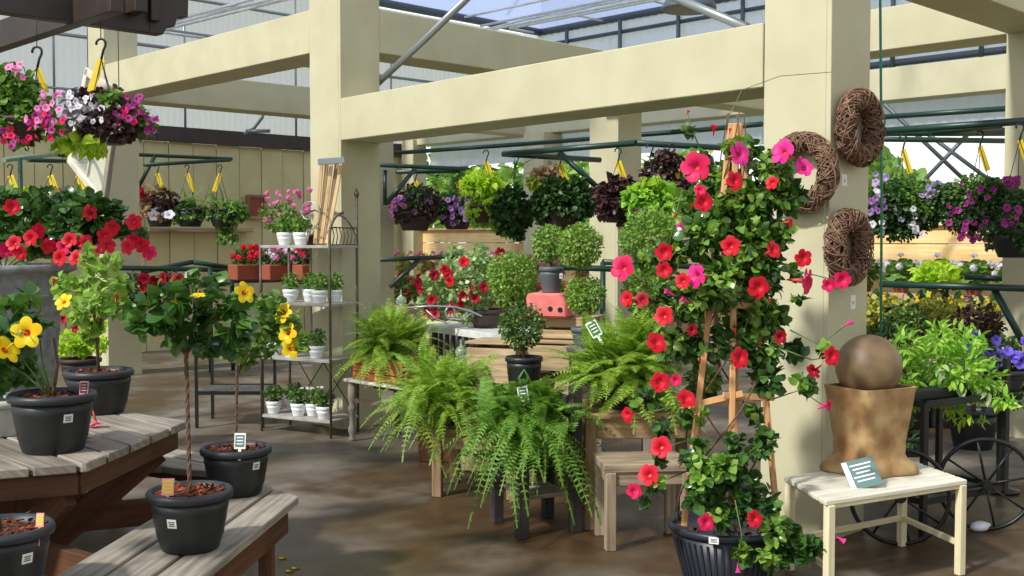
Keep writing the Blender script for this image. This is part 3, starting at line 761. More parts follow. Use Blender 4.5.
rack('green pipe bench rail above the black cart plants', [(at(880, 284, 8.6), at(1044, 289, 8.0)), (at(965, 277, 9.5), at(1008, 279, 9.3)), (at(994, 289, 8.2), at(1024, 344, 8.0))], [(at(1040, 289, 7.9), down(at(1040, 289, 7.9)))], down(pz), r=.026)
# thin hose
h0 = at(880, -30, 6.7); h1 = at(883, 300, 6.7); h1.z = .004
o = MB().tube([h0, (h0 * .6 + h1 * .4) + CR * .01, h1], .008, 6).build('garden_hose', M['teal'])
tag(o, 'thin teal hose hanging straight down beside the wreath pillar', 'hose')
# ------------------------------------------------------------------ hexagonal picnic table
HC = (-2.44, 4.79)
def hexp(r, k, off=24.6):
    a = math.radians(off + 60 * k); return (HC[0] + r * math.cos(a), HC[1] + r * math.sin(a))
def clip_poly(poly, nx, ny, d):
    """keep the side nx*x+ny*y <= d"""
    out = []
    for i in range(len(poly)):
        a, b = poly[i], poly[(i + 1) % len(poly)]
        da, db = nx * a[0] + ny * a[1] - d, nx * b[0] + ny * b[1] - d
        if da <= 0: out.append(a)
        if da * db < 0:
            t = da / (da - db); out.append((a[0] + (b[0] - a[0]) * t, a[1] + (b[1] - a[1]) * t))
    return out
def c2w(poly): return [tuple(cw(x, y).xy) for x, y in poly]
tb = thing('picnic_table', 'weathered six-sided picnic table with attached benches and black pots on it', 'picnic table', cw(*HC))
def board_field(poly, ang, width, gap, z0, z1):
    """boards at angle ang (degrees, right of the view = 0) clipped to a polygon"""
    dx, dy = math.cos(math.radians(ang)), math.sin(math.radians(ang)); nx, ny = -dy, dx
    ds = [nx * p[0] + ny * p[1] for p in poly]; lo, hi = min(ds), max(ds)
    n = max(1, round((hi - lo) / (width + gap))); st = (hi - lo) / n
    mb = MB()
    for k in range(n):
        q = clip_poly(clip_poly(poly, nx, ny, lo + (k + 1) * st - gap / 2), -nx, -ny, -(lo + k * st + gap / 2))
        if len(q) > 2: mb.prism(c2w(q), z0, z1 - random.uniform(0, .003), 0, cw(dx, dy))
    return mb
hexa = [hexp(1.0, k) for k in range(6)]
board_field(hexa, -46, .145, .014, .712, .75).build('tabletop', M['greywood'], tb, bev=.004)
mb = MB()
for k in range(6):
    a, b = hexp(.94, k), hexp(.94, k + 1)
    mb.bar(cw(*a, .665), cw(*b, .665), .035, .09)
mb.build('apron', M['brownwood'], tb, bev=.003)
for k in range(3):
    a, b = hexp(.80, k + .5 if False else k), hexp(.80, k + 3)
    MB().bar(cw(*a, .64), cw(*b, .64), .04, .10).build('top_support', M['brownwood'], tb, bev=.003)
for k in range(6):
    a, b = hexp(.86, k), hexp(.20, k)
    MB().bar(cw(*a, .62), cw(*b, .08), .045, .12).build('brace', M['brownwood'], tb, bev=.003)
    c_ = hexp(.26, k + .5)
    MB().bar(cw(*c_, 0), cw(*c_, .70), .10, .10, up=CF).build('leg', M['brownwood'], tb, bev=.003)
    a = hexp(.42, k); c_ = hexp(1.36, k)
    MB().bar(cw(*a, .335), cw(*c_, .335), .045, .12).build('bench_support', M['brownwood'], tb, bev=.003)
# benches: one to each side, mitred where they meet
for k in range(6):
    a1_ = math.radians(24.6 + 60 * k + 30); nx, ny = math.cos(a1_), math.sin(a1_); tx, ty = -ny, nx
    ri, ro = .96, 1.47
    if k == 5: half = lambda r, s: (.30 + (.18 if r == ri else 0)) if s > 0 else (r * .5774 + .1)
    else: half = lambda r, s, k=k: .22 if (k == 4 and s > 0) else r * .5774 * .93
    P = []
    for r, s_ in ((ri, -1), (ro, -1), (ro, 1), (ri, 1)):
        h = half(r, s_); P.append((HC[0] + nx * r + tx * h * s_, HC[1] + ny * r + ty * h * s_))
    if k == 5:
        P = [(HC[0] + nx * ri - tx * 1.15, HC[1] + ny * ri - ty * 1.15), (HC[0] + nx * ro - tx * 1.5, HC[1] + ny * ro - ty * 1.5), (-.96, 4.95), (-1.415, 5.455)]
    if k == 0:
        P = [(-1.44, 5.47), (-1.0 - .42, 5.96 - .15), (-2.3, 6.33), (-2.45, 5.86)]
    board_field(P, math.degrees(a1_) + 90, .15, .016, .412, .45).build('bench', M['greywood'], tb, bev=.004)
    m0 = ((P[1][0] * .97 + P[2][0] * .03), (P[1][1] * .97 + P[2][1] * .03)); m1 = ((P[1][0] * .03 + P[2][0] * .97), (P[1][1] * .03 + P[2][1] * .97))
    m0 = (m0[0] - nx * .05, m0[1] - ny * .05); m1 = (m1[0] - nx * .05, m1[1] - ny * .05)
    MB().bar(cw(*m0, .352), cw(*m1, .352), .035, .115).build('bench_rail', M['brownwood'], tb, bev=.003)
    for q in (.1, .9):
        l = (m0[0] + (m1[0] - m0[0]) * q - nx * .03, m0[1] + (m1[1] - m0[1]) * q - ny * .03)
        MB().bar(cw(*l, 0), cw(*l, .295), .06, .06, up=CF).build('leg', M['brownwood'], tb, bev=.003)
# ------------------------------------------------------------------ pots on the picnic table
def pot_plant(name, lab, cat, px, pz, y_front, r0, r1, h, m='blackpot', rimm='potrim', group=None, stk=None, n_m=260):
    """Empty at the pot's foot; returns (thing, foot centre, soil centre)"""
    p = on(px, y_front, pz); Yc = p.dot(CF) + r0; p = cw((px - 512) / FOC * Yc, Yc, pz); r1 *= .915; r0 *= .95
    t = thing(name, lab, cat, p, group)
    pot_part(t, p, r0, r1, h, M[m], rimm=M[rimm])
    s = p + ZD * (h - .028); mulch_part(t, s, r1 * .95, n_m)
    if stk:
        d = (TOCAM + CR * stk[0]).normalized(); zz = h * stk[1]; rr = r0 + (r1 - r0) * (zz / h) ** .8
        sticker(pot_of(t), p + d * (rr + .004) + ZD * zz, d + ZD * -.2, .036, .034)
    return t, p, s
def pot_of(t):
    return [c for c in t.children if c.name.split('.')[0] == 'pot'][0]
def stem(t, pts, r, m='bark', twist=0, name='stem'):
    mb = MB()
    if twist:
        n = 26
        for s_ in range(3):
            P = []
            for i in range(n):
                q = i / (n - 1); c = Vector(pts[0]).lerp(Vector(pts[-1]), q); a = q * twist + s_ * 2.094
                P.append(c + Vector((math.cos(a), math.sin(a), 0)) * r * .8)
            mb.tube(P, r * .75, 6)
    else:
        mb.tube(pts, r, 8, r1=r * .6)
    return mb.build(name, M[m], t)
def to3(c, q, off=0):
    """point at pixel q, as far away as point c, moved off metres nearer"""
    Y = Vector(c).dot(CF) - off
    return at(q[0], q[1], Y)
def foliage(t, c, blobs, leaf, size, dens=1.0, tpl=None, deep=.8, wild=.6, name='foliage', up=.5, droop=0, lo=.45, jit=.12, extra=None, grow=1.0):
    """leaf masses given as (px, py, radius px) about the depth of point c"""
    Y = Vector(c).dot(CF); L = Leaves()
    if tpl is not T_BLADE: size *= .62 if Y > 7.5 else .76
    for b in blobs:
        r = mp(b[2] * grow, Y); dd = b[3] if len(b) > 3 else random.uniform(-jit, jit)
        p = at(b[0], b[1], Y + dd)
        n = max(6, int(dens * 34 * (r / size) ** 2))
        blob(L, p, (r * 1.02, r * deep, r) if False else (r, r, r), n, size, tpl, 0, up, wild, lo, droop)
    return L.build(name, [M[leaf]] + (extra or []), t)
def twigs(t, a, ends, r=.006, m='greenstem', name='branches'):
    mb = MB()
    for e in ends:
        a_ = Vector(a); e = Vector(e); mid = a_.lerp(e, .5) + Vector((random.gauss(0, .02), random.gauss(0, .02), .03))
        mb.tube([a_, mid, e], r, 5, r1=r * .5)
    return mb.build(name, M[m], t)
# yellow hibiscus by the left edge, nearest pot on the tabletop
t, p, s = pot_plant('potted_hibiscus', 'yellow-flowering hibiscus in a black pot on the front edge of the picnic tabletop', 'potted plant', 50, .75, 456, .125, .172, .235, stk=(1.0, .62))
stem(t, [s, to3(s, (58, 365)), to3(s, (54, 338))], .008)
twigs(t, s, [to3(s, q) for q in ((8, 365), (20, 345), (-10, 330), (40, 340))], .005)
foliage(t, s, [(14, 368, 22), (28, 372, 18), (-8, 345, 26), (8, 318, 24), (36, 318, 16), (30, 300, 14), (-5, 385, 18), (-25, 360, 26), (18, 335, 18)], 'hib', .085, .5, T_WIDE)
flower('h_yellow', to3(s, (27, 333), .16), TOCAM + ZD * .1, .066, t); flower('h_yellow', to3(s, (5, 350), .2), CR * .6 + ZD * .5 + TOCAM * .2, .066, t)
plant_tag(t, to3(s, (84, 388), .02), .035, .055, M['tagpink'], M['brownpot'])
# hibiscus standard behind it
t, p, s = pot_plant('potted_hibiscus', 'bushy pale green hibiscus in a black pot at the back of the picnic tabletop', 'potted plant', 97, .75, 416, .125, .168, .212)
stem(t, [s, to3(s, (96, 320)), to3(s, (98, 285))], .009)
twigs(t, to3(s, (97, 330)), [to3(s, q) for q in ((65, 300), (80, 270), (120, 280), (140, 300))], .005)
foliage(t, s, [(70, 290, 17), (95, 275, 16), (78, 310, 14), (100, 300, 16), (118, 305, 15), (58, 280, 9), (92, 330, 13), (122, 285, 12), (85, 255, 10), (112, 262, 10)], 'hibl', .065, .6, T_WIDE)
flower('h_yellow', to3(s, (64, 302), .08), TOCAM + ZD * .7 - CR * .4, .05, t)
for q in ((54, 281), (117, 297)): flower('s_red', to3(s, q, .05), ZD + CR * .2, .02, t, 'bud')
# braided standard, on the bench in front
t, p, s = pot_plant('hibiscus_tree', 'braided-stem yellow hibiscus tree in a black pot on the front bench', 'potted plant', 187, .45, 556, .112, .158, .222, stk=(-.22, .55), n_m=420)
stem(t, [s, to3(s, (186, 350))], .0062, twist=30)
twigs(t, to3(s, (186, 355)), [to3(s, q) for q in ((140, 310), (160, 290), (190, 285), (215, 310), (240, 300), (200, 330), (165, 335))], .006, 'bark')
foliage(t, s, [(150, 315, 20), (170, 300, 22), (190, 320, 24), (212, 308, 22), (232, 322, 20), (175, 335, 16), (205, 340, 18), (140, 325, 14), (132, 310, 12), (240, 300, 14), (215, 285, 14), (190, 285, 14), (225, 345, 13), (248, 335, 12)], 'hib', .07, .62, T_WIDE)
for q, d in (((173, 311), TOCAM + CR * .4), ((244, 293), CR * .7 + TOCAM * .6 + ZD * .3), ((198, 296), ZD + TOCAM * .3), ((146, 305), ZD + CR * .3)):
    flower('h_yellow', to3(s, q, .10), d, .044 if q[0] in (173, 244) else .03, t)
plant_tag(t, to3(s, (168, 487), .10), .045, .062, M['tagpink'], M['tagyellow'])
t1_ = t
# second standard, back corner of bench
t, p, s = pot_plant('hibiscus_tree', 'slim hibiscus tree with orange-yellow blooms in a black pot at the bench tip', 'potted plant', 234, .45, 499, .118, .160, .215, stk=(1.3, .66))
stem(t, [s, to3(s, (237, 372))], .0048, twist=26)
twigs(t, to3(s, (237, 375)), [to3(s, q) for q in ((250, 330), (270, 310), (290, 330), (245, 345))], .005, 'bark')
foliage(t, s, [(245, 345, 14), (258, 328, 16), (275, 320, 16), (268, 345, 15), (290, 318, 12), (285, 340, 12), (262, 305, 12), (245, 360, 11), (300, 340, 9), (232, 350, 10), (275, 300, 10)], 'mid', .06, .6, T_WIDE)
for q in ((284, 313), (288, 333), (291, 349)): flower('h_yellow', to3(s, q, .10), face_cam(.3), .05, t)
plant_tag(t, to3(s, (240, 441), .12), .05, .07, M['tagwhite'], M['tagteal'], stake=.05)
# pot cut by the lower left corner
t, p, s = pot_plant('potted_hibiscus', 'black pot of bark mulch with a pink tag, cut off by the lower corner', 'potted plant', -4, .45, 603, .118, .165, .22, stk=(1.5, .6))
stem(t, [s, to3(s, (-14, 460)), to3(s, (-30, 400))], .008)
foliage(t, s, [(-45, 390, 40), (-55, 350, 40)], 'hib', .08, .4, T_WIDE)
plant_tag(t, to3(s, (40, 520), .03), .025, .045, M['tagpink'], M['tagyellow'])
# pale pot at the far left
p = on(-10, 438, .75) + CF * .12; t = thing('pale_planter', 'pale glazed planter half hidden behind the front tabletop hibiscus pot', 'planter', p)
pot_part(t, p, .12, .15, .16, M['palepot'], ridges=2); mulch_part(t, p + ZD * .13, .14, 60)
foliage(t, p + ZD * .2, [(-14, 385, 14), (-6, 392, 8)], 'ivy', .05, .5)
# dropped flowers and leaves
for q, z, k, lab in (((96, 426), .755, 't_cherry', 'fallen pink mandevilla flower lying on the tabletop beside the black pot'), ((87, 441), .752, 't_crimson', 'small dark red fallen petal on the tabletop behind the front pot'), ((155, 468), .455, 't_crimson', 'dark crimson fallen flower on the bench boards')):
    o = bpy.data.objects.new('fallen_flower', FLOW[k]); COL.objects.link(o); o.location = on(q[0], q[1], z) + ZD * .012
    o.scale = (.04,) * 3 if k != 't_crimson' or q[0] > 100 else (.026,) * 3; o.rotation_euler = (2.9, .2, 1); tag(o, lab, 'fallen flower')
for i, q in enumerate(((280, 559), (293, 569), (287, 572))):
    L = Leaves(); c = on(q[0], q[1], .006); L.add(T_WIDE, [c], [[.8, .3, .05]], [[0, 0, 1]], .05)
    tag(L.build('fallen_leaf', M['yellow']), 'yellow fallen leaf on the floor by the bench leg', 'fallen leaf', 'fallen yellow leaves')
# ------------------------------------------------------------------ stone planter with red mandevilla
p = at(4, 300, 7.1); p.z = 0
zt = at(4, 264, 7.1).z
t = thing('stone_planter', 'tall grey stone planter overflowing with red mandevilla flowers', 'planter', p)
MB().lathe([(.26, 0), (.30, .02), (.30, .08), (.25, .12), (.28, .5), (.36, zt - .12), (.39, zt - .06), (.44, zt - .04), (.44, zt), (.40, zt), (.38, zt - .05), (0, zt - .05)], p, 40).build('planter', M['stone'], t)
s = p + ZD * zt
twigs(t, s - ZD * .04, [to3(s, q) for q in ((20, 220), (60, 215), (100, 225), (130, 235), (80, 235), (-20, 220))], .006)
foliage(t, s, [(15, 222, 28), (45, 212, 27), (72, 222, 25), (98, 220, 22), (30, 238, 22), (60, 242, 18), (-10, 230, 28), (90, 205, 16), (118, 225, 14), (136, 236, 10), (75, 203, 15), (5, 203, 18), (112, 212, 13), (90, 240, 14)], 'mand', .085, .75, T_WIDE)
for q in ((6, 250), (14, 243), (31, 238), (38, 231), (20, 252), (64, 247), (85, 242), (105, 236), (112, 228), (150, 253), (132, 240), (90, 213), (76, 258), (128, 247), (60, 258), (108, 246), (97, 252), (48, 246), (134, 222), (12, 207), (142, 245), (70, 240)):
    flower(random.choice(('t_red', 't_red', 't_cherry', 't_red')), to3(s, q, .22 + random.uniform(-.08, .05)), face_cam(.35, .05), .052, t)
t.location = t.location
# a fallen bloom beside the table pots and lime vine behind
p = on(72, 372, .0); p = at(80, 345, 8.2); p.z = 0
t = thing('lime_vine_pot', 'lime green leafy plant in a brown pot on a stand behind the picnic table pots', 'potted plant', p)
zz = at(80, 358, 8.2).z
MB().lathe([(.12, 0), (.12, .02), (.03, .05), (.03, zz - .25), (.12, zz - .22), (.12, zz - .2), (0, zz - .2)], p, 20).build('stand', M['rustmetal'], t)
pot_part(t, p + ZD * (zz - .2), .1, .14, .2, M['brownpot'])
foliage(t, p + ZD * zz, [(70, 340, 13), (88, 338, 15), (100, 345, 10), (80, 350, 10), (62, 350, 8), (98, 325, 10)], 'lime', .06, .7, T_HEART)
for q in ((63, 318), (100, 316), (76, 328)): flower('t_crimson', to3(p + ZD * zz, q, .15), face_cam(.4), .05, t)
# dark red dipladenia on the low middle rack
for px, py, Y, lab, fc in ((133, 292, 12.4, 'dark-leaved plant with crimson flowers hung from the low green rack', 't_crimson'), (168, 288, 12.8, 'crimson and white flowering plant hung beside the low rack brace', 't_crimson')):
    p = at(px, py + 14, Y); t = thing('hanging_basket', lab, 'hanging basket', p, 'baskets on the low green rack')
    pot_part(t, p - ZD * .12, .11, .16, .18, M['brownpot'])
    for sx in (-1, 1): MB().tube([p + CR * .15 * sx + ZD * .05, at(px, 270, Y)], .003, 4).build('hanger_wire', M['hook'], t)
    foliage(t, p, [(px, py, 18), (px - 13, py + 4, 12), (px + 13, py + 3, 12)], 'ivy', .09, .6)
    for k in range(9): flower(fc, to3(p, (px + random.uniform(-20, 20), py + random.uniform(-14, 6)), .18), face_cam(.5), .07, t)
# ------------------------------------------------------------------ metal shelf rack with white pots
FL, FR = on(262, 431, 0), on(331, 438.5, 0)
ex = (FR - FL).normalized(); ey = Vector((-ex.y, ex.x, 0))
if ey.dot(CF) < 0: ey = -ey
W_, D_ = (FR - FL).length, .36
rk = thing('shelf_rack', 'tall brown iron shelf rack with white pots in front of the cream pillar', 'shelf rack', (FL + FR) / 2 + ey * D_ / 2)
def rp(x, y, z): return FL + ex * (W_ * x) + ey * (D_ * y) + ZD * z
RZ = [.13, .62, 1.075, 1.545]
MB().tube([rp(0, 0, 0), rp(0, 0, 1.55)], .011, 8).build('leg', M['rustmetal'], rk)
MB().tube([rp(0, 1, 0), rp(0, 1, 1.58)], .011, 8).build('leg', M['rustmetal'], rk)
def arch(x0, y0, x1, y1, z0, zt, n=12):
    return [rp(x0 + (x1 - x0) * (1 - math.cos(PI * i / n)) / 2, y0 + (y1 - y0) * (1 - math.cos(PI * i / n)) / 2, z0 + (zt - z0) * math.sin(PI * i / n)) for i in range(n + 1)]
MB().tube([rp(1, 0, 0), rp(1, 0, 1.62)] + [rp(1, .5 - .5 * math.cos(PI * i / 12), 1.62 + .2 * math.sin(PI * i / 12)) for i in range(1, 7)] , .011, 8).build('leg', M['rustmetal'], rk)
MB().tube([rp(1, 1, 0), rp(1, 1, 1.96)], .012, 8).build('leg', M['rustmetal'], rk)
MB().lathe([(0, 1.95), (.018, 1.96), (.022, 1.985), (.012, 2.005), (0, 2.03)], rp(1, 1, 0), 12).build('finial', M['rustmetal'], rk)
for k, z in enumerate(RZ):
    mb = MB()
    c = rp(.5, .5, z); mb.obox(c, (ex, ey, ZD), (W_ / 2 + .01, D_ / 2 + .005, .012))
    mb.build('shelf', M['shelfmetal'], rk, bev=.003)
mb = MB().tube(arch(0, 1, 1, 1, 1.55, 1.86), .008, 6); 
mb.build('back_arch', M['rustmetal'], rk)
mb = MB()
for i in range(7): mb.tube([rp(1, .1 + .13 * i, 1.56), rp(1, .1 + .13 * i + .06, 1.63), rp(1, .1 + .13 * i, 1.70)], .005, 5)
mb.tube([rp(1, 0, 1.70), rp(1, 1, 1.70)], .006, 5); mb.tube([rp(1, 0, 1.56), rp(1, 1, 1.56)], .006, 5)
mb.build('side_scroll', M['rustmetal'], rk)
for a, b in ((.08, .55), (.45, .95)):
    mb = MB(); mb.tube([rp(a, 1, .15), rp(b, 1, .61)], .005, 5); mb.tube([rp(b, 1, .15), rp(a, 1, .61)], .005, 5); mb.build('cross_brace', M['rustmetal'], rk)
MB().tube([rp(.33, 1, .62), rp(.33, 1, 1.55)], .012, 6).build('back_post', M['shelfmetal'], rk)
# small white pots: the first with its parts, the others copied
def white_pot(loc, label, leaf, n=190, r=.064, h=.105, spread=.085, flo=None):
    t = thing('herb_pot', label, 'potted plant', loc, 'small white pots on the shelf rack')
    pot_part(t, loc, r * .76, r, h, M['whitepot'], rim=.003, ridges=1, n=20)
    MB().lathe([(r * .9, h - .015), (0, h - .01)], loc, 12).build('soil', M['soil'], t)
    L = Leaves(); c = Vector(loc) + ZD * (h + spread * .7)
    blob(L, c, (spread, spread, spread * .95), n, .026, T_WIDE, up=.7, lo=.15)
    L.build('foliage', [M[leaf]], t)
    if flo:
        for k in range(7): flower(flo, c + Vector((random.gauss(0, .05), random.gauss(0, .05), spread * .75)), ZD + TOCAM * .6, .016, t)
    return t
def shelf_spot(px, k, y=.25):
    # point on shelf k in front of pixel column px
    z = RZ[k] + .0122
    for i in range(60):
        q = rp(i / 59, y, z); d = q - Vector((0, 0, CAMH)); X, Y = d.dot(CR), d.dot(CF)
        if 512 + FOC * X / (Y * CP) >= px: return q
    return rp(.95, y, z)
wp = white_pot(shelf_spot(284, 3, .3), 'white pot on the top shelf of the rack under the pink blossoms', 'mid')
dup(wp, shelf_spot(300, 3, .3), 'white pot on the top shelf of the rack, next to the split wood slats')
wp2 = white_pot(shelf_spot(290, 2, .25), 'white herb pot on the second shelf, first from the open end of the rack', 'mid', 190)
for px, y, lab in ((309, .55, 'white herb pot on the second shelf, second in the row'), (319, .15, 'white herb pot on the second shelf, third in the row'), (333, .5, 'white-banded pot on the second shelf, at the end by the pillar')):
    dup(wp2, shelf_spot(px, 2, y), lab)
for px, y, lab in ((274, .4, 'white herb pot on the third shelf behind the yellow hibiscus blooms'), (289, .2, 'white herb pot on the third shelf just under the lowest hibiscus bloom'), (315, .2, 'white herb pot standing alone on the third shelf near the turned table leg')):
    dup(wp2, shelf_spot(px, 1, y), lab)
wp3 = white_pot(shelf_spot(271, 0, .25), 'white pot on the bottom shelf at the end by the bench tip', 'boxd', 220, spread=.09)
for px, y, lab in ((292, .8, 'white pot at the back of the bottom shelf, half hidden by the pot before it'), (297, .25, 'white pot on the bottom shelf with a wide dark plant, middle of the row'), (322, .15, 'white pot on the bottom shelf nearest the turned table leg')):
    dup(wp3, shelf_spot(px, 0, y), lab)
white_pot(shelf_spot(312, 0, .4), 'white pot on the bottom shelf with small pale orange blossoms', 'mid', 160, spread=.085, flo='p_whitep')
# pink flowering plant on the top shelf (behind the white pots)
p = rp(.36, .86, RZ[3] + .0122); t = thing('pink_geranium', 'airy pink geranium rising behind the white pots on the top shelf', 'potted plant', p)
pot_part(t, p, .05, .06, .09, M['brownpot'], n=20, ridges=1)
foliage(t, p, [(275, 222, 12), (290, 222, 14), (302, 226, 10), (268, 212, 10), (285, 210, 10)], 'mid', .04, .35, T_WIDE, jit=.05)
for k in range(26): flower('c_pinkp', to3(p, (random.uniform(262, 312), random.gauss(203, 9)), random.uniform(-.05, .1)), face_cam(.5, .4), .028, t)
# split wood slats leaning on the top shelf
p = rp(.83, .35, RZ[3] + .0122); t = thing('wood_slat_bundle', 'tall bundle of pale split wood slats standing on the top shelf of the rack', 'wood bundle', p)
for i in range(5):
    b = p + ex * (-.125 + .030 * i) + ey * (.02 * (i % 2)); tp = to3(p, (322 + 5.0 * i, 160 + (i % 2) * 2), -.05 - .02 * (i % 2))
    MB().bar(b + ZD * .012, tp, .03, .02, up=CF).build('slat', M['palewood' if i % 2 == 0 else 'fernwood'], t, bev=.003)
MB().bar(to3(p, (318, 162), .02), to3(p, (345, 160), .02), .03, .05, up=ZD).build('cap', M['steel'], t, bev=.003)
# wire scroll on the top shelf
p = rp(.62, .12, RZ[3] + .0122); t = thing('wire_scroll', 'pale bent wire scroll ornament on the top shelf by the wood slats', 'ornament', p)
def spiral(c, r0, turns, s=1, n=40, a0=0):
    return [c + ex * (s * r0 * (1 - .85 * i / n) * math.cos(a0 + turns * 2 * PI * i / n)) + ZD * (r0 * (1 - .85 * i / n) * math.sin(a0 + turns * 2 * PI * i / n)) for i in range(n + 1)]
MB().tube(spiral(p + ZD * .26 + ex * .03, .14, 1.3, 1, a0=-1.7), .006, 6).build('wire', M['wire'], t)
MB().tube([p, p + ZD * .12 + ex * .01], .006, 6).build('stem', M['wire'], t)
# ------------------------------------------------------------------ white table with turned leg and fern box
z_t = .50
A_ = on(343, 378.5, z_t); d1 = -VD; d2 = UD
tw = thing('side_table', 'chipped white table with one turned leg holding the cedar fern box', 'table', Vector((A_.x, A_.y, 0)))
mb = MB(); c = A_ + d1 * .60 + d2 * .27; mb.obox(c - ZD * .012, (d1, d2, ZD), (.60, .27, .012)); mb.build('tabletop', M['whitewood'], tw, bev=.004)
prof = [(.028, 0), (.03, .02), (.018, .04), (.03, .07), (.034, .10), (.022, .13), (.020, .22), (.032, .25), (.034, .27), (.022, .29), (.026, .32), (.034, .34), (.034, .476)]
MB().lathe(prof, A_ + d1 * .05 + d2 * .05 - ZD * z_t, 20).build('leg', M['greywood'], tw)
for a, b in ((1.14, .05), (.05, .49), (1.14, .49)):
    q = A_ + d1 * a + d2 * b; MB().bar(Vector((q.x, q.y, .476)), Vector((q.x + .03, q.y, 0)), .04, .04, up=CF).build('leg', M['darkwood'], tw)
mb = MB(); mb.obox(c - ZD * .06, (d1, d2, ZD), (.54, .015, .035)); mb.build('apron', M['rustmetal'], tw)
mb = MB(); mb.bar(A_ + d1 * .05 + d2 * .05 - ZD * .17, A_ + d1 * 1.14 + d2 * .05 - ZD * .17, .02, .03); mb.build('stretcher', M['rustmetal'], tw)
bx = A_ + d1 * .05 + d2 * .06 + ZD * .0012
t = thing('fern_box', 'bright fern in a slatted cedar box on the chipped white table', 'potted plant', bx + d1 * .32 + d2 * .17)
for k in range(3):
    mb = MB()
    for (a, b) in ((bx, bx + d1 * .64), (bx + d2 * .34, bx + d2 * .34 + d1 * .64), (bx, bx + d2 * .34), (bx + d1 * .64, bx + d1 * .64 + d2 * .34)):
        mb.bar(a + ZD * (.03 + .06 * k), b + ZD * (.03 + .06 * k), .016, .052, ext=.008)
    mb.build('slat', M['cedar'], t, bev=.002)
c = bx + d1 * .32 + d2 * .17; mb = MB(); mb.obox(c + ZD * .15, (d1, d2, ZD), (.31, .16, .01)); mb.obox(c + ZD * .01, (d1, d2, ZD), (.31, .16, .008)); mb.build('soil', M['soil'], t)
L = Leaves(); fern_leaves(L, to3(c, (390, 350)) * 1.0, 260, .47, hang=.7, e0=.1, e1=1.5, pin=.052, npin=24, spread=1.6); L.build('fronds', M['fern'], t)
def clear_tag(t, p, r=.05):
    mb = MB().lathe([(0, -r), (r * .7, -r * .5), (r * .8, 0), (r * .55, r * .5), (r * .16, r * .8), (r * .12, r * 1.6), (0, r * 1.65)], p, 16); return mb.build('watering_globe', M['glassy'], t)
clear_tag(t, to3(c, (401, 300), .05))
# turned white post wood beside rack already the table leg
# ------------------------------------------------------------------ fern stool (left of the group)
def table4(name, lab, cat, corners, ztop, m, leg=.05, th=.035, rail=.09, top_over=.02, boards=3, legm=None):
    """four-legged table: corners (c-frame xy) in order, boarded top, rails between the legs"""
    cx = sum(c[0] for c in corners) / 4; cy = sum(c[1] for c in corners) / 4
    t = thing(name, lab, cat, cw(cx, cy))
    P = [(c[0] + (cx - c[0]) * -top_over, c[1] + (cy - c[1]) * -top_over) for c in corners]
    ang = math.degrees(math.atan2(P[1][1] - P[0][1], P[1][0] - P[0][0]))
    w = math.dist(P[1], P[2]); board_field(P, ang, w / boards - .006, .006, ztop - th, ztop).build('tabletop', M[m], t, bev=.004)
    Q = []
    for c in corners:
        v = Vector((cx - c[0], cy - c[1])); v.normalize(); Q.append((c[0] + v.x * leg * .75, c[1] + v.y * leg * .75))
    u = cw(P[1][0] - P[0][0], P[1][1] - P[0][1]).normalized(); v_ = Vector((-u.y, u.x, 0))
    for q in Q:
        MB().obox(cw(*q, (ztop - th) / 2), (u, v_, ZD), (leg / 2, leg / 2, (ztop - th) / 2)).build('leg', M[legm or m], t, bev=.004)
    for i in range(4):
        a, b = Q[i], Q[(i + 1) % 4]
        MB().bar(cw(*a, ztop - th - rail / 2), cw(*b, ztop - th - rail / 2), .022, rail, ext=-leg * .4).build('rail', M[legm or m], t, bev=.003)
    return t
def gnd(px, py):
    p = on(px, py, 0); return (p.dot(CR), p.dot(CF))
g = gnd(436, 497)
table4('plant_stool', 'rough tan wooden stool under the low fern between the white table and the charred chair', 'stool', [(g[0] - .03, g[1]), (g[0] + .50, g[1] - .10), (g[0] + .60, g[1] + .36), (g[0] + .07, g[1] + .46)], .425, 'fernwood', leg=.06)
p = at(446, 420, 7.1); p.z = .4265
t = thing('potted_fern', 'bushy low fern on the rough tan stool next to the white table', 'potted plant', p)
pot_part(t, p, .10, .14, .17, M['blackpot']); mulch_part(t, p + ZD * .15, .13, 40)
L = Leaves(); fern_leaves(L, at(444, 398, 7.0), 340, .40, hang=.8, e0=-.1, e1=1.5, pin=.045, npin=22, spread=2.2); L.build('fronds', M['fern'], t)
clear_tag(t, to3(p, (461, 352), .1))
# second wood stool hint: brick support behind
b = gnd(418, 463)
mb = MB().obox(cw(b[0] + .12, b[1] + .12, .15), (CR, CF, ZD), (.12, .10, .15)); t = mb.build('wooden_block', M['brownwood'], bev=.006); tag(t, 'squat dark wooden block on the floor behind the tan stool', 'block')
# ------------------------------------------------------------------ charred chair with the trailing fern
g0, g1 = gnd(522, 538), gnd(575, 532)
ch = thing('wooden_chair', 'charred dark wooden chair buried under the trailing fern', 'chair', cw((g0[0] + g1[0]) / 2, g0[1] + .2))
vx = Vector((g1[0] - g0[0], g1[1] - g0[1])); vy = Vector((-vx.y, vx.x)).normalized() * .36
ux_ = cw(vx.x, vx.y).normalized(); uy_ = Vector((-ux_.y, ux_.x, 0))
for i, (a, b, h) in enumerate(((0, 0, .40), (1, 0, .80), (0, 1, .40), (1, 1, .80))):
    c_ = cw(g0[0] + vx.x * a + vy.x * b, g0[1] + vx.y * a + vy.y * b, h / 2)
    MB().obox(c_, (ux_, uy_, ZD), (.03, .03, h / 2)).build('leg', M['darkwood'], ch, bev=.004)
mid = cw(g0[0] + vx.x * .5 + vy.x * .5, g0[1] + vx.y * .5 + vy.y * .5)
MB().obox(mid + ZD * .385, (ux_, uy_, ZD), (vx.length / 2 - .031, .20, .015)).build('seat', M['darkwood'], ch, bev=.003)
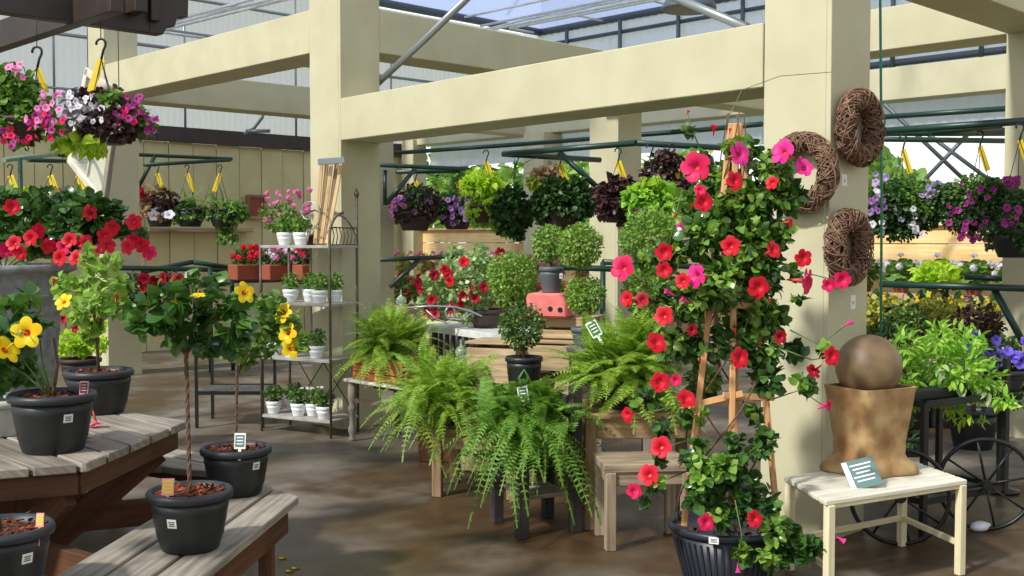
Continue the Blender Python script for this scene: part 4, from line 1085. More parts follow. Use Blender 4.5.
MB().obox(mid + ZD * .21, (ux_, uy_, ZD), (vx.length / 2 - .031, .16, .012)).build('shelf', M['greywood'], ch, bev=.003)
MB().obox(mid + ux_ * (vx.length / 2) + ZD * .68, (uy_, ux_, ZD), (.149, .012, .06)).build('back_rail', M['darkwood'], ch, bev=.003)
p = mid + ZD * .4012 - ux_ * .03
t = thing('potted_fern', 'trailing fern spilling over the charred dark chair in the centre', 'potted plant', p)
pot_part(t, p, .10, .13, .18, M['blackpot']); mulch_part(t, p + ZD * .16, .12, 40)
L = Leaves(); fern_leaves(L, to3(p, (525, 425), .08), 330, .40, hang=1.05, e0=-.1, e1=1.5, pin=.047, npin=23, spread=2.0, bias=(math.atan2(TOCAM.y, TOCAM.x), .35)); L.build('fronds', M['fernd'], t)
plant_tag(t, to3(p, (523, 394), .22), .055, .085, M['tagwhite'], M['taggreen'], lean=(.15, 0), name='hanging_tag', stake=.03)
MB().tube([to3(p, (523, 386), .2), to3(p, (519, 378), .2), to3(p, (524, 370), .2), to3(p, (529, 378), .2), to3(p, (524, 386), .2)], .008, 6).build('ribbon', M['taggreen'], t)
# ------------------------------------------------------------------ long tan table with the big fern
g = gnd(590, 530.5)
table4('plant_table', 'tan wooden table carrying the big bright fern behind the grey stool', 'table', [(g[0] - .03, g[1]), (g[0] + .62, g[1] + .02), (g[0] + .62, g[1] + .62), (g[0] - .03, g[1] + .6)], .65, 'fernwood', leg=.06, rail=.11)
p = cw(g[0] + .20, g[1] + .22, .6512)
t = thing('potted_fern', 'largest bright fern, on the tan table beside the mandevilla trellis', 'potted plant', p)
pot_part(t, p, .11, .15, .18, M['blackpot']); mulch_part(t, p + ZD * .16, .14, 40)
L = Leaves(); fern_leaves(L, p + ZD * .17 + CR * .03, 290, .49, hang=.6, e0=.05, e1=1.5, pin=.055, npin=26, spread=1.8); L.build('fronds', M['fern'], t)
plant_tag(t, to3(p, (594, 329), .12), .062, .095, M['tagwhite'], M['taggreen'], lean=(.55, 0))
# ------------------------------------------------------------------ grey stool in front
g = gnd(613, 550)
table4('wooden_stool', 'small weathered grey stool with a thick seat in front of the tan table', 'stool', [(g[0] - .045, g[1] - .03), (g[0] + .42, g[1] + .02), (g[0] + .37, g[1] + .36), (g[0] - .08, g[1] + .32)], .45, 'stoolwood', leg=.055, th=.045, rail=.07, boards=3)
# ------------------------------------------------------------------ crates, pink box, white table, black slats
def crate(lab, c, ax, dims, m='cratewood', loc=None):
    """open slatted crate"""
    ax = Vector(ax).normalized(); ay = Vector((-ax.y, ax.x, 0)); w, d, h = dims
    t = thing('wooden_crate', lab, 'crate', c)
    c = Vector(c)
    for s_ in (-1, 1):
        for k in range(2):
            MB().obox(c + ay * (d / 2 * s_) + ZD * (h * (.25 + .5 * k)), (ax, ay, ZD), (w / 2, .009, h * .185)).build('slat', M[m], t, bev=.003)
        for k in range(2):
            MB().obox(c + ax * ((w / 2 - .01) * s_) + ZD * (h * (.25 + .5 * k)), (ay, ax, ZD), (d / 2 - .01, .009, h * .185)).build('slat', M[m], t, bev=.003)
    MB().obox(c + ZD * (h - .008), (ax, ay, ZD), (w / 2 + .012, d / 2 + .012, .009)).build('lid', M[m], t, bev=.003)
    MB().obox(c + ZD * .010, (ax, ay, ZD), (w / 2 - .02, d / 2 - .02, .009)).build('bottom', M[m], t)
    return t
cd = Vector(cw(.94, -.34))
p = at(500, 362, 7.7); zc = at(500, 342, 7.55).z
crate('upturned wooden crate with a pale side panel, next to the white plant table', Vector((p.x, p.y, .26)), cd, (.36, .34, zc - .26))
crate('lower wooden crate on the floor under the pale panelled crate', Vector((p.x, p.y, 0)), cd, (.42, .38, .259))
p = at(556, 345, 7.7); z1 = at(556, 340, 7.6).z
crate('lower wooden crate on the floor under the pink box', Vector((p.x, p.y, 0)), cd, (.50, .40, .45))
crate('middle wooden crate of the three stacked under the pink box', Vector((p.x, p.y, .451)), cd, (.48, .38, z1 - .451))
p2 = p + cw(.10, .04); z2 = at(560, 316, 7.7).z
crate('topmost wooden crate, the one the pink box stands on', Vector((p2.x, p2.y, z1 + .001)), cd, (.38, .34, z2 - z1 - .001))
b = at(551, 316, 7.62); c = Vector((b.x, b.y, z2 + .0012)); hb = .165
t = thing('pink_box', 'faded pink hollow block with dark holes on the topmost crate under the grey pot', 'box', c)
pts = []
mb = MB(); ax = cd.normalized(); ay = Vector((-ax.y, ax.x, 0))
prof = [(-.145, 0), (.145, 0), (.145, .10), (.10, hb), (-.13, hb), (-.145, hb - .02)]
b0 = len(mb.v); n = len(prof)
for s_ in (-.11, .11):
    for x, z in prof: mb.v.append(c + ax * x + ay * s_ + ZD * z)
mb.face(range(b0 + 0, b0 + n)); mb.face(range(b0 + 2 * n - 1, b0 + n - 1, -1))
for i in range(n): j = (i + 1) % n; mb.face((b0 + j, b0 + i, b0 + n + i, b0 + n + j))
mb.build('body', M['pink'], t, bev=.012)
for x, z in ((.03, .06), (.10, .055)):
    MB().tube([c + ax * x - ay * .109 + ZD * z, c + ax * x - ay * .1125 + ZD * z], .018, 12).build('hole', M['blackmetal'], t)
# topiaries
def topiary(lab, foot, potdims, balls, leaf, potm, group='ball topiaries', size=.024, stem_to=None, dens=1.0, sticker_at=None):
    t = thing('topiary', lab, 'topiary', foot, group)
    r0, r1, h = potdims; pot_part(t, foot, r0, r1, h, M[potm], rim=.008, n=28)
    MB().lathe([(r1 * .95, h - .03), (0, h - .02)], foot, 16).build('soil', M['soil'], t)
    Y = foot.dot(CF); top = at(balls[-1][0], balls[-1][1], Y)
    s0 = foot + ZD * (h - .03); MB().tube([s0, s0.lerp(top, .5), top], .009, 8).build('stem', M['bark'], t)
    for bx, by, br in balls:
        L = Leaves(); r = mp(br, Y); n = int(dens * 34 * (r / size) ** 2)
        blob(L, at(bx, by, Y), (r * .96,) * 3, n, size, T_BIG, up=.3, wild=.8, lo=.5); L.build('leaf_ball', M[leaf], t)
    return t
f = Vector((b.x, b.y, z2 + hb + .0022)); f = f + cw(.0, .0)
f = at(551, 291.5, 7.62); f.z = z2 + hb + .0025
tp = topiary('topiary in a grey nursery pot standing on the pink box', f, (.062, .076, mp(26, 7.6)), [(549, 243, 20)], 'box', 'greypot')
sticker(pot_of(tp), at(561, 276, 7.55), TOCAM, .02, .035)
f = at(585, 350, 7.2); f.z = z1 + .002 if False else at(585, 347, 7.2).z
st = thing('plant_pedestal', 'plain grey pedestal hidden behind the big fern holding the double topiary', 'pedestal', Vector((f.x, f.y, 0)))
MB().obox(Vector((f.x, f.y, f.z / 2 - .001)), (CR, CF, ZD), (.10, .10, f.z / 2 - .001)).build('column', M['greywood'], st); MB().obox(Vector((f.x, f.y, f.z - .012)), (CR, CF, ZD), (.12, .12, .01)).build('top', M['greywood'], st)
topiary('two-tier topiary ball tree rising just behind the big fern tag', f, (.07, .085, .13), [(585, 295, 22), (580, 246, 25)], 'box', 'greypot')
f = at(524, 388, 6.9)
st = thing('plant_pedestal', 'dark wooden post stand under the topiary behind the trailing fern', 'pedestal', Vector((f.x, f.y, 0)))
MB().obox(Vector((f.x, f.y, f.z / 2 - .012)), (CR, CF, ZD), (.07, .07, f.z / 2 - .012)).build('column', M['fernwood'], st); MB().obox(Vector((f.x, f.y, f.z - .012)), (CR, CF, ZD), (.13, .13, .0108)).build('top', M['fernwood'], st)
topiary('dark two-tier topiary in a black pot behind the trailing fern', f, (.09, .11, mp(32, 6.9)), [(522, 326, 26)], 'boxd', 'blackpot', dens=.8)
f = at(514, 352, 8.1)
st = thing('plant_pedestal', 'narrow post stand behind the pale panelled crate', 'pedestal', Vector((f.x, f.y, 0)))
MB().obox(Vector((f.x, f.y, f.z / 2 - .012)), (CR, CF, ZD), (.06, .06, f.z / 2 - .012)).build('column', M['fernwood'], st); MB().obox(Vector((f.x, f.y, f.z - .012)), (CR, CF, ZD), (.12, .12, .0108)).build('top', M['fernwood'], st)
topiary('round topiary with a bare stem behind the dark topiary', f, (.07, .085, .14), [(512, 277, 28)], 'box', 'blackpot')
f = at(652, 336, 7.4)
st = thing('plant_pedestal', 'post stand behind the mandevilla under the wide topiary', 'pedestal', Vector((f.x, f.y, 0)))
MB().obox(Vector((f.x, f.y, f.z / 2 - .012)), (CR, CF, ZD), (.06, .06, f.z / 2 - .012)).build('column', M['greywood'], st); MB().obox(Vector((f.x, f.y, f.z - .012)), (CR, CF, ZD), (.12, .12, .0108)).build('top', M['greywood'], st)
topiary('wide two-tier topiary partly behind the mandevilla blooms', f, (.055, .07, .10), [(650, 292, 30), (650, 240, 33)], 'box', 'whitepot')
# white plant table with dark slatted front
zt = at(465, 330, 9.4).z
a = on(428, 325.5, zt); bq = on(500, 335.5, zt); dx = (bq - a).normalized(); dy = Vector((-dx.y, dx.x, 0)); dy = dy if dy.dot(CF) > 0 else -dy
wt = thing('potting_table', 'white-topped plant table with a dark slatted front below the crimson flowers', 'table', Vector((((a + bq) / 2 + dy * .3).x, ((a + bq) / 2 + dy * .3).y, 0)))
L_ = (bq - a).length
MB().obox((a + bq) / 2 + dy * .3 - ZD * .025, (dx, dy, ZD), (L_ / 2 + .10, .3, .03)).build('tabletop', M['whitepaint'], wt, bev=.004)
for i in range(11): MB().obox(a + dx * (L_ * (i + .5) / 11) + dy * .04 - ZD * (.055 + .22), (dx, dy, ZD), (.022, .008, .22)).build('slat', M['darkwood'], wt)
for q in (.03, .97):
    for e in (.05, .55):
        c_ = a + dx * (L_ * q) + dy * e; MB().obox(Vector((c_.x, c_.y, (zt - .055) / 2)), (dx, dy, ZD), (.02, .02, (zt - .055) / 2)).build('leg', M['blackmetal'], wt)
p = (a + bq) / 2 + dy * .3 - dx * .08 + ZD * .0062
t = thing('dipladenia', 'crimson-flowered dipladenia with pale leaves on the white-topped table', 'potted plant', p)
pot_part(t, p, .12, .16, .16, M['brownpot'])
foliage(t, p, [(440, 300, 22), (462, 285, 24), (478, 270, 18), (450, 275, 18), (430, 285, 13), (470, 305, 20), (455, 258, 13), (490, 290, 14), (480, 255, 13), (425, 305, 12)], 'varie', .065, .55, T_WIDE)
for q in ((418, 282), (434, 275), (450, 281), (448, 274), (464, 262), (463, 296), (461, 303), (432, 300), (428, 312), (435, 314), (452, 308), (475, 298), (484, 287), (500, 253), (470, 290), (420, 290), (445, 270)):
    flower('t_crimson' if random.random() < .75 else 't_red', to3(p, q, .22), face_cam(.4), .05, t)
p = (a + bq) / 2 + dy * .06 + dx * .05 + ZD * .0062
t = thing('wire_scroll', 'silver wire scroll stand lying along the white-topped table edge', 'ornament', p)
MB().tube([to3(p, q) for q in ((405, 308), (430, 306), (455, 307), (470, 311), (482, 316))], .010, 6).build('wire', M['wire'], t)
MB().tube([to3(p, q) for q in ((426, 310), (436, 319), (447, 323), (454, 318), (455, 310), (450, 305), (445, 311), (447, 318), (460, 320), (472, 313))], .008, 6).build('wire', M['wire'], t)
o = MB().tube([to3(p, (477, 302)), to3(p, (477, 318)), to3(p, (477, 340))], .006, 5); 
# low black bench with mesh shelf behind the hibiscus trees
g0, g1 = gnd(197, 428), gnd(262, 420)
mbch = thing('mesh_bench', 'low black iron bench with a grey mesh shelf behind the hibiscus trees', 'bench', cw((g0[0] + g1[0]) / 2, g0[1] + .3))
x0, x1, y0, y1 = g0[0], g0[0] + .56, g0[1], g0[1] + .5
zz = at(197, 393, g0[1]).z
for x, y in ((x0, y0), (x1, y0), (x0, y1), (x1, y1)): MB().bar(cw(x, y, 0), cw(x, y, .62), .025, .025, up=CF).build('leg', M['blackmetal'], mbch)
mb = MB(); mb.obox(cw((x0 + x1) / 2, (y0 + y1) / 2, zz), (CR, CF, ZD), ((x1 - x0) / 2, (y1 - y0) / 2, .006)); mb.build('mesh_shelf', M['meshmetal'], mbch)
for a, b in (((x0, y0), (x1, y0)), ((x0, y1), (x1, y1))):
    MB().bar(cw(*a, zz), cw(*b, zz), .02, .03).build('rail', M['blackmetal'], mbch); MB().bar(cw(*a, .61), cw(*b, .61), .02, .02).build('rail', M['blackmetal'], mbch)
# ------------------------------------------------------------------ mandevilla on a wooden obelisk
PY_ = 5.12
pc = at(727, 521, PY_); zr = pc.z
p = Vector((pc.x, pc.y, 0))
t = thing('mandevilla', 'tall red and pink mandevilla climbing a wooden obelisk in a large slate pot', 'potted plant', p)
h_p = zr
pot_part(t, p, .19, .262, h_p, M['bigpot'], rim=.012, n=48, ridges=0)
mb = MB()
for k in range(48):
    a = 2 * PI * k / 48
    d = Vector((math.cos(a), math.sin(a), 0)); mb.bar(p + d * .196 + ZD * .02, p + d * .2545 + ZD * (h_p - .06), .010, .006, up=d)
pot_ = pot_of(t); mb.build('rib', M['bigpot'], pot_)
d = (TOCAM + CR * -.42).normalized(); sticker(pot_, p + d * .279 + ZD * (h_p - .022), d, .045, .030)
mulch_part(t, p + ZD * (h_p - .05), .24, 240, .03)
apex = at(735, 124, PY_)
legs = [(684, 515, -.16), (731, 505, -.20), (777, 505, -.10), (735, 500, .2)]
LEG = []
for (x, y, o) in legs:
    b_ = at(x, y, PY_ + o); LEG.append(b_)
    tp = apex + (Vector((b_.x, b_.y, 0)) - p) * .085
    MB().bar(b_ - ZD * .05, tp, .026, .026, up=CF).build('trellis_leg', M['trellis'], t, bev=.003)
for yy in (405, 312, 222):
    f_ = (515 - yy) / (515 - 124)
    Q = [LEG[i].lerp(apex, f_) for i in (0, 1, 2, 3)]
    mb = MB()
    for i in range(4): mb.bar(Q[i], Q[(i + 1) % 4], .012, .028, ext=.05 if yy == 405 else .02)
    mb.build('trellis_crossbar', M['trellis'], t, bev=.002)
base = p + ZD * (h_p - .04)
vine = MB()
for k in range(5):
    a0 = k * 1.26; P = []
    for i in range(40):
        q = i / 39; r = .20 * (1 - q) + .04; a = a0 + q * 7.5
        c = base.lerp(apex + ZD * .05, q); P.append(c + (CR * math.cos(a) + CF * math.sin(a)) * r)
    vine.tube(P, .005, 5, r1=.003)
    vine.build('vine', M['bark'], t); vine = MB()
def vine_to(pts, r=.0035, m='greenstem'):
    MB().tube([at(a, b, PY_ + c) for a, b, c in pts], r, 5, r1=r * .6).build('vine', M[m], t)
vine_to([(700, 330, -.1), (670, 300, -.2), (640, 280, -.25), (625, 270, -.25)]); vine_to([(690, 400, -.2), (660, 410, -.25), (630, 415, -.25)])
vine_to([(690, 470, -.2), (665, 480, -.25), (640, 495, -.25)]); vine_to([(690, 440, -.2), (665, 447, -.25)]); vine_to([(790, 330, -.1), (820, 345, -.12), (850, 322, -.15)])
vine_to([(780, 270, -.1), (815, 275, -.15), (840, 282, -.15)]); vine_to([(770, 400, -.1), (800, 390, -.15), (824, 406, -.15)]); vine_to([(785, 350, -.1), (812, 360, -.1), (832, 356, -.12)])
vine_to([(775, 545, -.25), (800, 555, -.25), (842, 540, -.25)]); vine_to([(735, 500, -.3), (742, 535, -.33), (738, 568, -.33)]); vine_to([(735, 150, 0), (728, 118, 0), (742, 90, 0), (780, 76, .05), (832, 72, .1)], .0025, 'palewood' if False else 'greenstem')
vine_to([(705, 160, 0), (690, 125, 0), (688, 112, 0)]); vine_to([(668, 250, -.1), (676, 215, -.1), (682, 190, -.1)])
BL = [(730, 470, 20), (698, 500, 14), (745, 508, 16), (757, 452, 13), (735, 442, 10), (712, 470, 14), (745, 152, 17), (703, 160, 12), (772, 172, 22), (722, 182, 20), (692, 205, 18), (752, 205, 27), (788, 196, 20), (702, 238, 24), (748, 245, 30), (774, 236, 18), (668, 256, 17), (722, 282, 28), (760, 285, 24), (795, 272, 9), (690, 298, 25), (742, 318, 26), (770, 318, 20), (652, 292, 12), (702, 343, 24), (672, 345, 17), (762, 350, 24), (795, 352, 13), (702, 383, 20), (768, 378, 18), (650, 398, 12), (690, 418, 13), (664, 430, 10), (704, 480, 16), (655, 488, 10), (644, 500, 6), (767, 438, 12), (742, 482, 18), (716, 502, 14), (765, 500, 16), (782, 533, 18), (800, 550, 15), (775, 560, 14), (815, 548, 9), (722, 520, 12), (735, 150, 10), (640, 262, 8), (800, 300, 6), (635, 405, 7), (660, 460, 8), (690, 460, 10), (715, 215, 22), (760, 262, 24), (735, 345, 20), (700, 445, 10), (755, 415, 10), (745, 555, 12), (808, 385, 10), (690, 132, 6), (824, 350, 7)]
BL = [(x, y, r, random.uniform(-.22, .20) if y < 430 and 660 < x < 800 else (-.26 if y > 430 else -.15)) for x, y, r in BL]
foliage(t, pc, BL, 'mand', .062, .8, T_WIDE, lo=.3)
foliage(t, pc, [(b[0] + random.uniform(-10, 10), b[1] - 4, b[2] * .8, (b[3] or 0) - .06) for b in BL if b[1] < 340 or random.random() < .5], 'mandl', .052, .5, T_WIDE, name='young_foliage', lo=.5)
FL_ = [(696, 167, 'cherry', 15), (739, 154, 'magenta', 12), (734, 181, 'red', 10), (703, 202, 'red', 10), (783, 152, 'magenta', 13), (804, 168, 'magenta', 9), (664, 252, 'red', 9), (731, 246, 'red', 10), (773, 250, 'red', 9), (623, 268, 'cherry', 13), (664, 270, 'red', 8), (697, 276, 'magenta', 12), (683, 281, 'red', 8), (758, 287, 'red', 11), (627, 299, 'red', 8), (642, 300, 'crimson', 8), (664, 316, 'red', 10), (656, 343, 'red', 11), (739, 358, 'red', 11), (660, 382, 'red', 10), (686, 399, 'red', 10), (628, 415, 'red', 8), (661, 447, 'red', 11), (649, 475, 'red', 11), (634, 491, 'cherry', 8), (706, 522, 'cherry', 9), (754, 519, 'red', 9), (803, 258, 'red', 9), (806, 281, 'cherry', 13), (842, 280, 'cherry', 9), (828, 285, 'cherry', 7), (831, 356, 'red', 10), (814, 371, 'crimson', 8), (780, 337, 'crimson', 7), (700, 190, 'cherry', 6), (772, 183, 'red', 7), (790, 222, 'red', 6), (676, 380, 'cherry', 6), (828, 405, 'cherry', 6), (692, 330, 'crimson', 6)]
for x, y, k, r in FL_:
    dx = (x - 733) / 90; o_ = -.30 - .08 * (1 - min(1, abs(dx)))
    flower('t_' + k, at(x, y, PY_ + o_), face_cam(.4, .15) + CR * dx * .6, mp(r, PY_ + o_) * 1.05, t)
for x, y, dx in ((681, 226, -.5), (850, 323, 1), (824, 406, 1), (738, 570, 0), (842, 540, 1), (668, 292, -1), (634, 489, -1), (800, 160, .6), (684, 300, -1), (714, 128, 0)):
    flower('s_cherry' if y > 220 or x > 790 else 's_red', at(x, y, PY_ - .28), CR * dx + ZD * (.5 if y < 500 else -.6) + TOCAM * .2, .024, t, 'bud')
for x, y in ((688, 112), (676, 215), (735, 330), (770, 300), (700, 360), (705, 305), (730, 130), (692, 205)):
    flower('s_red', at(x, y, PY_ - .25), ZD + CR * random.uniform(-.4, .4), .013, t, 'bud')
# ------------------------------------------------------------------ vine wreaths on the pillar
def wreath(lab, c, nrm, R, r, n=200, sx=.62):
    nrm = Vector(nrm).normalized(); s_ = nrm.cross(ZD).normalized()
    t = thing('vine_wreath', lab, 'wreath', c, 'vine wreaths on the pillar')
    core = MB().tube([c + (s_ * math.cos(2 * PI * i / 40) + ZD * math.sin(2 * PI * i / 40)) * R for i in range(40)], r * .62, 8, closed=True)
    core.build('core', M['wicker'], t)
    mb = MB()
    for k in range(n):
        a0 = random.random() * 2 * PI; turn = random.choice((-1, 1)) * random.uniform(.35, 2.2); sweep = random.uniform(.5, 1.6); ph = random.random() * 2 * PI
        rr = r * random.uniform(.75, 1.08); P = []
        for i in range(12):
            q = i / 11; a = a0 + sweep * q; b = ph + turn * PI * q
            rad = s_ * math.cos(a) + ZD * math.sin(a)
            P.append(c + rad * (R + rr * math.cos(b)) + nrm * (rr * math.sin(b)))
        mb.tube(P, random.uniform(.0022, .0045), 5, cap=False)
    mb.build('twined_vine', M['wickerl'], t)
    MB().tube([c + ZD * (R + r) - nrm * .03, c + ZD * (R - r * .2)], .004, 5).build('nail', M['hook'], t)
    return t
def on_face_v(px, py, v):   # point on the plane y = v
    x, y, z = ray(px, py); d = cw(x, y, 0); k = v / d.y; return Vector((d.x * k, v, CAMH + z * k))
def on_face_u(px, py, u):
    x, y, z = ray(px, py); d = cw(x, y, 0); k = u / d.x; return Vector((u, d.y * k, CAMH + z * k))
wreath('upper grapevine wreath on the shaded side of the pillar', on_face_v(860, 128, 2.97 - .063), (0, -1, 0), .150, .056)
wreath('lower grapevine wreath on the shaded pillar side, above the white square tag', on_face_v(849, 247, 2.97 - .063), (0, -1, 0), .148, .056)
wreath('grapevine wreath on the sunlit pillar face behind the mandevilla', on_face_u(801, 173, 5.23 - .062), (-1, 0, 0), .160, .055)
for (px, py), lab, h_ in (((844.5, 180), 'small white paper tag between the two wreaths on the shaded pillar side', .06), ((853, 302), 'white paper tag under the lower wreath on the shaded pillar side', .075)):
    c = on_face_v(px, py, 2.97 - .0015); mb = MB().obox(c, (UD, ZD, VD), (.026, h_ / 2, .001)); mb.obox(c - VD * .0012, (UD, ZD, VD), (.013, .0022, .0004), 1); mb.obox(c - VD * .0012 - ZD * .010, (UD, ZD, VD), (.009, .002, .0004), 1)
    tag(mb.build('paper_sign', [M['tagwhite'], M['tagink']]), lab, 'paper tag')
# ------------------------------------------------------------------ cream bench with urn and ball
zb_ = .46
def onc(px, py, z): q = on(px, py, z); return (q.dot(CR), q.dot(CF))
P = [onc(826, 501, zb_), onc(968, 479.5, zb_), onc(905, 457.5, zb_), onc(784, 476, zb_)]
cx, cy = sum(q[0] for q in P) / 4, sum(q[1] for q in P) / 4
bn = thing('garden_bench', 'cream painted slatted bench under the stone ball', 'bench', cw(cx, cy))
ang = math.degrees(math.atan2(P[1][1] - P[0][1], P[1][0] - P[0][0]))
board_field(P, ang, .085, .009, zb_ - .024, zb_).build('seat', M['creamwood'], bn, bev=.004)
mb = MB()
I = [((q[0] * .93 + cx * .07), (q[1] * .93 + cy * .07)) for q in P]
for i in range(4):
    a, b = I[i], I[(i + 1) % 4]; MB().bar(cw(*a, zb_ - .034), cw(*b, zb_ - .034), .016, .018).build('apron', M['creampaint'], bn, bev=.003)
ux_ = cw(P[1][0] - P[0][0], P[1][1] - P[0][1]).normalized(); uy_ = Vector((-ux_.y, ux_.x, 0))
for q in I: MB().obox(cw(*q, (zb_ - .025) / 2), (ux_, uy_, ZD), (.021, .018, (zb_ - .025) / 2)).build('leg', M['creampaint'], bn, bev=.004)
for a, b in ((I[0], I[3]), (I[1], I[2]), (I[3], I[2])): MB().bar(cw(*a, .15), cw(*b, .15), .020, .028).build('stretcher', M['creampaint'], bn, bev=.003)
uc = at(869, 466, 5.42); uc.z = zb_ + .0012
uax, uay = Vector((math.cos(-.42), math.sin(-.42), 0)), None
un = thing('stone_urn', 'ochre square stone urn with flared feet on the cream bench', 'urn', uc)
def sq_ring(c, w, d, z, n=40, p=5.0, ax=None, feet=0):
    ax = ax or CR; ay = Vector((-ax.y, ax.x, 0)); out = []
    for i in range(n):
        a = 2 * PI * i / n; ca, sa = math.cos(a), math.sin(a)
        r = (abs(ca) ** p + abs(sa) ** p) ** (-1 / p)
        k = 1 + feet * (abs(math.sin(2 * a)) ** 2 - .55)
        out.append(c + ax * (r * ca * w * k) + ay * (r * sa * d * k) + ZD * z)
    return out
ztop_u = at(869, 389, 5.3).z - zb_
mb = MB(); rings = [(.198, 0, .16), (.202, .012, .16), (.190, .045, .14), (.160, .075, .06), (.150, .095, .02), (.153, .16, 0), (.170, .27, 0), (.188, ztop_u - .03, 0), (.196, ztop_u, 0), (.180, ztop_u, 0), (.166, ztop_u - .12, 0)]
uax_ = Vector(cw(.88, .47)).normalized()
for w_, z, ft in rings: mb.v += sq_ring(uc, w_ * .90, w_ * .78, z, ax=uax_, feet=ft, p=11 if z > .09 else 8)
n = 40
for i in range(len(rings) - 1):
    for j in range(n):
        j2 = (j + 1) % n; mb.face((i * n + j, i * n + j2, (i + 1) * n + j2, (i + 1) * n + j), 0, None, False if abs(i - 8) < 2 else True)
mb.face(range(n - 1, -1, -1)); mb.face(range((len(rings) - 1) * n, len(rings) * n))
mb.build('body', M['urn'], un)
bc = at(868.5, 364, 5.42); rb = mp(32.5, 5.42)
bc.z = uc.z + ztop_u + .092
me = bpy.data.meshes.new('stone_ball'); bm = bmesh.new(); bmesh.ops.create_uvsphere(bm, u_segments=48, v_segments=32, radius=rb)
for f in bm.faces: f.smooth = True
bm.to_mesh(me); bm.free(); me.materials.append(M['ball']); o = link('stone_ball', me); o.location = bc
tag(o, 'smooth brown stone ball resting in the mouth of the ochre urn', 'stone ball')
tc_ = on(868, 488, zb_) ; dd = (TOCAM + CR * -.15 + ZD * .75).normalized(); s_ = Vector(cw(.90, .30)).normalized(); s_ = (s_ - dd * s_.dot(dd)).normalized(); u_ = dd.cross(s_) * -1
if u_.z < 0: u_ = -u_
cc = tc_ + u_ * .075 + CF * .0
mb = MB().obox(cc, (s_, u_, dd), (.075, .072, .002), 0)
mb.obox(cc - s_ * .062 + dd * .0025, (s_, u_, dd), (.012, .070, .0006), 1)
for k in range(5): mb.obox(cc + u_ * (.045 - .02 * k) + s_ * .008 + dd * .0025, (s_, u_, dd), (.05 - .008 * (k % 3), .0035, .0006), 1)
tag(mb.build('info_card', [M['tagteal'], M['tagwhite']]), 'teal printed card leaning on the foot of the stone urn', 'card')
# ------------------------------------------------------------------ black flower cart
w1 = on(985, 531, 0); w2 = on(903, 549, 0)
ca = thing('flower_cart', 'black iron flower cart with two spoked wheels beside the bench', 'cart', (w1 + w2) / 2)
def wheel(c0, R, ax):
    c = c0 + ZD * (R + .012)
    w = bpy.data.objects.new('wheel', None)
    rim = MB().tube([c + (ax * math.cos(2 * PI * i / 48) + ZD * math.sin(2 * PI * i / 48)) * R for i in range(48)], .012, 8, closed=True).build('wheel', M['blackmetal'], ca)
    mb = MB()
    for k in range(8):
        a = 2 * PI * k / 8 + .2; mb.tube([c, c + (ax * math.cos(a) + ZD * math.sin(a)) * R], .007, 6)
    nn = Vector((-ax.y, ax.x, 0)); mb.tube([c - nn * .03, c + nn * .03], .03, 12); mb.build('spoke', M['blackmetal'], rim)
    return c
wax = Vector(cw(.95, -.15)).normalized()
wR = mp(91 / 2, 6.05)
c1 = wheel(w1, wR, wax); c2_ = wheel(w2 + CF * .06, wR, wax)
MB().tube([c1, c2_], .012, 8).build('axle', M['blackmetal'], ca)
# frame: corners of the trays
fl, fr = cw(2.18, 5.83), cw(2.76, 6.17); fl.z = fr.z = .72
bdir = Vector((-(fr - fl).normalized().y, (fr - fl).normalized().x, 0)); 
if bdir.dot(CF) < 0: bdir = -bdir
K = [fl, fr, fr - (fr - fl).normalized() * .02 + bdir * .42, fl + bdir * .42]
K = [fl - (fr - fl).normalized() * .0, fr, fr + bdir * .44, fl + bdir * .44]
for i, (q, h0, h1) in enumerate(zip(K, (.0, .18, .18, .18), (.74, .94, .94, .74))):
    MB().obox(Vector((q.x, q.y, (h0 + h1) / 2)), ((fr - fl).normalized(), bdir, ZD), (.017, .014, (h1 - h0) / 2)).build('post', M['blackmetal'], ca)
for z, nm in ((.72, 'upper_tray'), (.20, 'lower_shelf')):
    mb = MB(); cc = sum(K, Vector()) / 4; cc.z = z
    mb.obox(cc, ((fr - fl).normalized(), bdir, ZD), ((fr - fl).length / 2, .16, .007), 1 if nm == 'lower_shelf' else 0)
    for i in range(4):
        a, b = K[i].copy(), K[(i + 1) % 4].copy(); a.z = b.z = z + .012; mb.bar(a, b, .018, .035)
    mb.build(nm, [M['blackmetal'], M['meshmetal']], ca)
mb = MB()
a, b = K[1], K[2]
for z in (.80, .93): mb.bar(Vector((a.x, a.y, z)), Vector((b.x, b.y, z)), .012, .016)
for i in range(9): q = a.lerp(b, i / 8); mb.bar(Vector((q.x, q.y, .73)), Vector((q.x, q.y, .93)), .006, .006, up=CF)
mb.build('side_grille', M['meshmetal'], ca)
cc = sum(K, Vector()) / 4
# leafy trays on the cart
p = Vector((cc.x, cc.y, .7285)) - (fr - fl).normalized() * .02
t = thing('leafy_planter', 'big bright variegated leafy plant filling the black cart', 'planter', p)
MB().obox(p + ZD * .03, ((fr - fl).normalized(), bdir, ZD), (.24, .11, .028)).build('pot', M['blackpot'], t, bev=.006)
foliage(t, p + ZD * .1, [(885, 385, 14), (905, 370, 24), (935, 360, 28), (925, 390, 20), (965, 365, 24), (985, 375, 18), (950, 388, 20), (980, 392, 13), (1000, 398, 10), (905, 345, 18), (940, 335, 18), (968, 342, 18), (890, 360, 14), (912, 398, 12), (955, 405, 9), (1008, 404, 7)], 'bright', .075, .8, T_NARROW, jit=.16, grow=1.12)
foliage(t, p + ZD * .1, [(930, 390, 16), (960, 385, 20), (905, 395, 12), (985, 390, 14), (940, 370, 16)], 'varie', .085, .4, T_NARROW, name='pale_foliage', droop=.6, jit=.1)
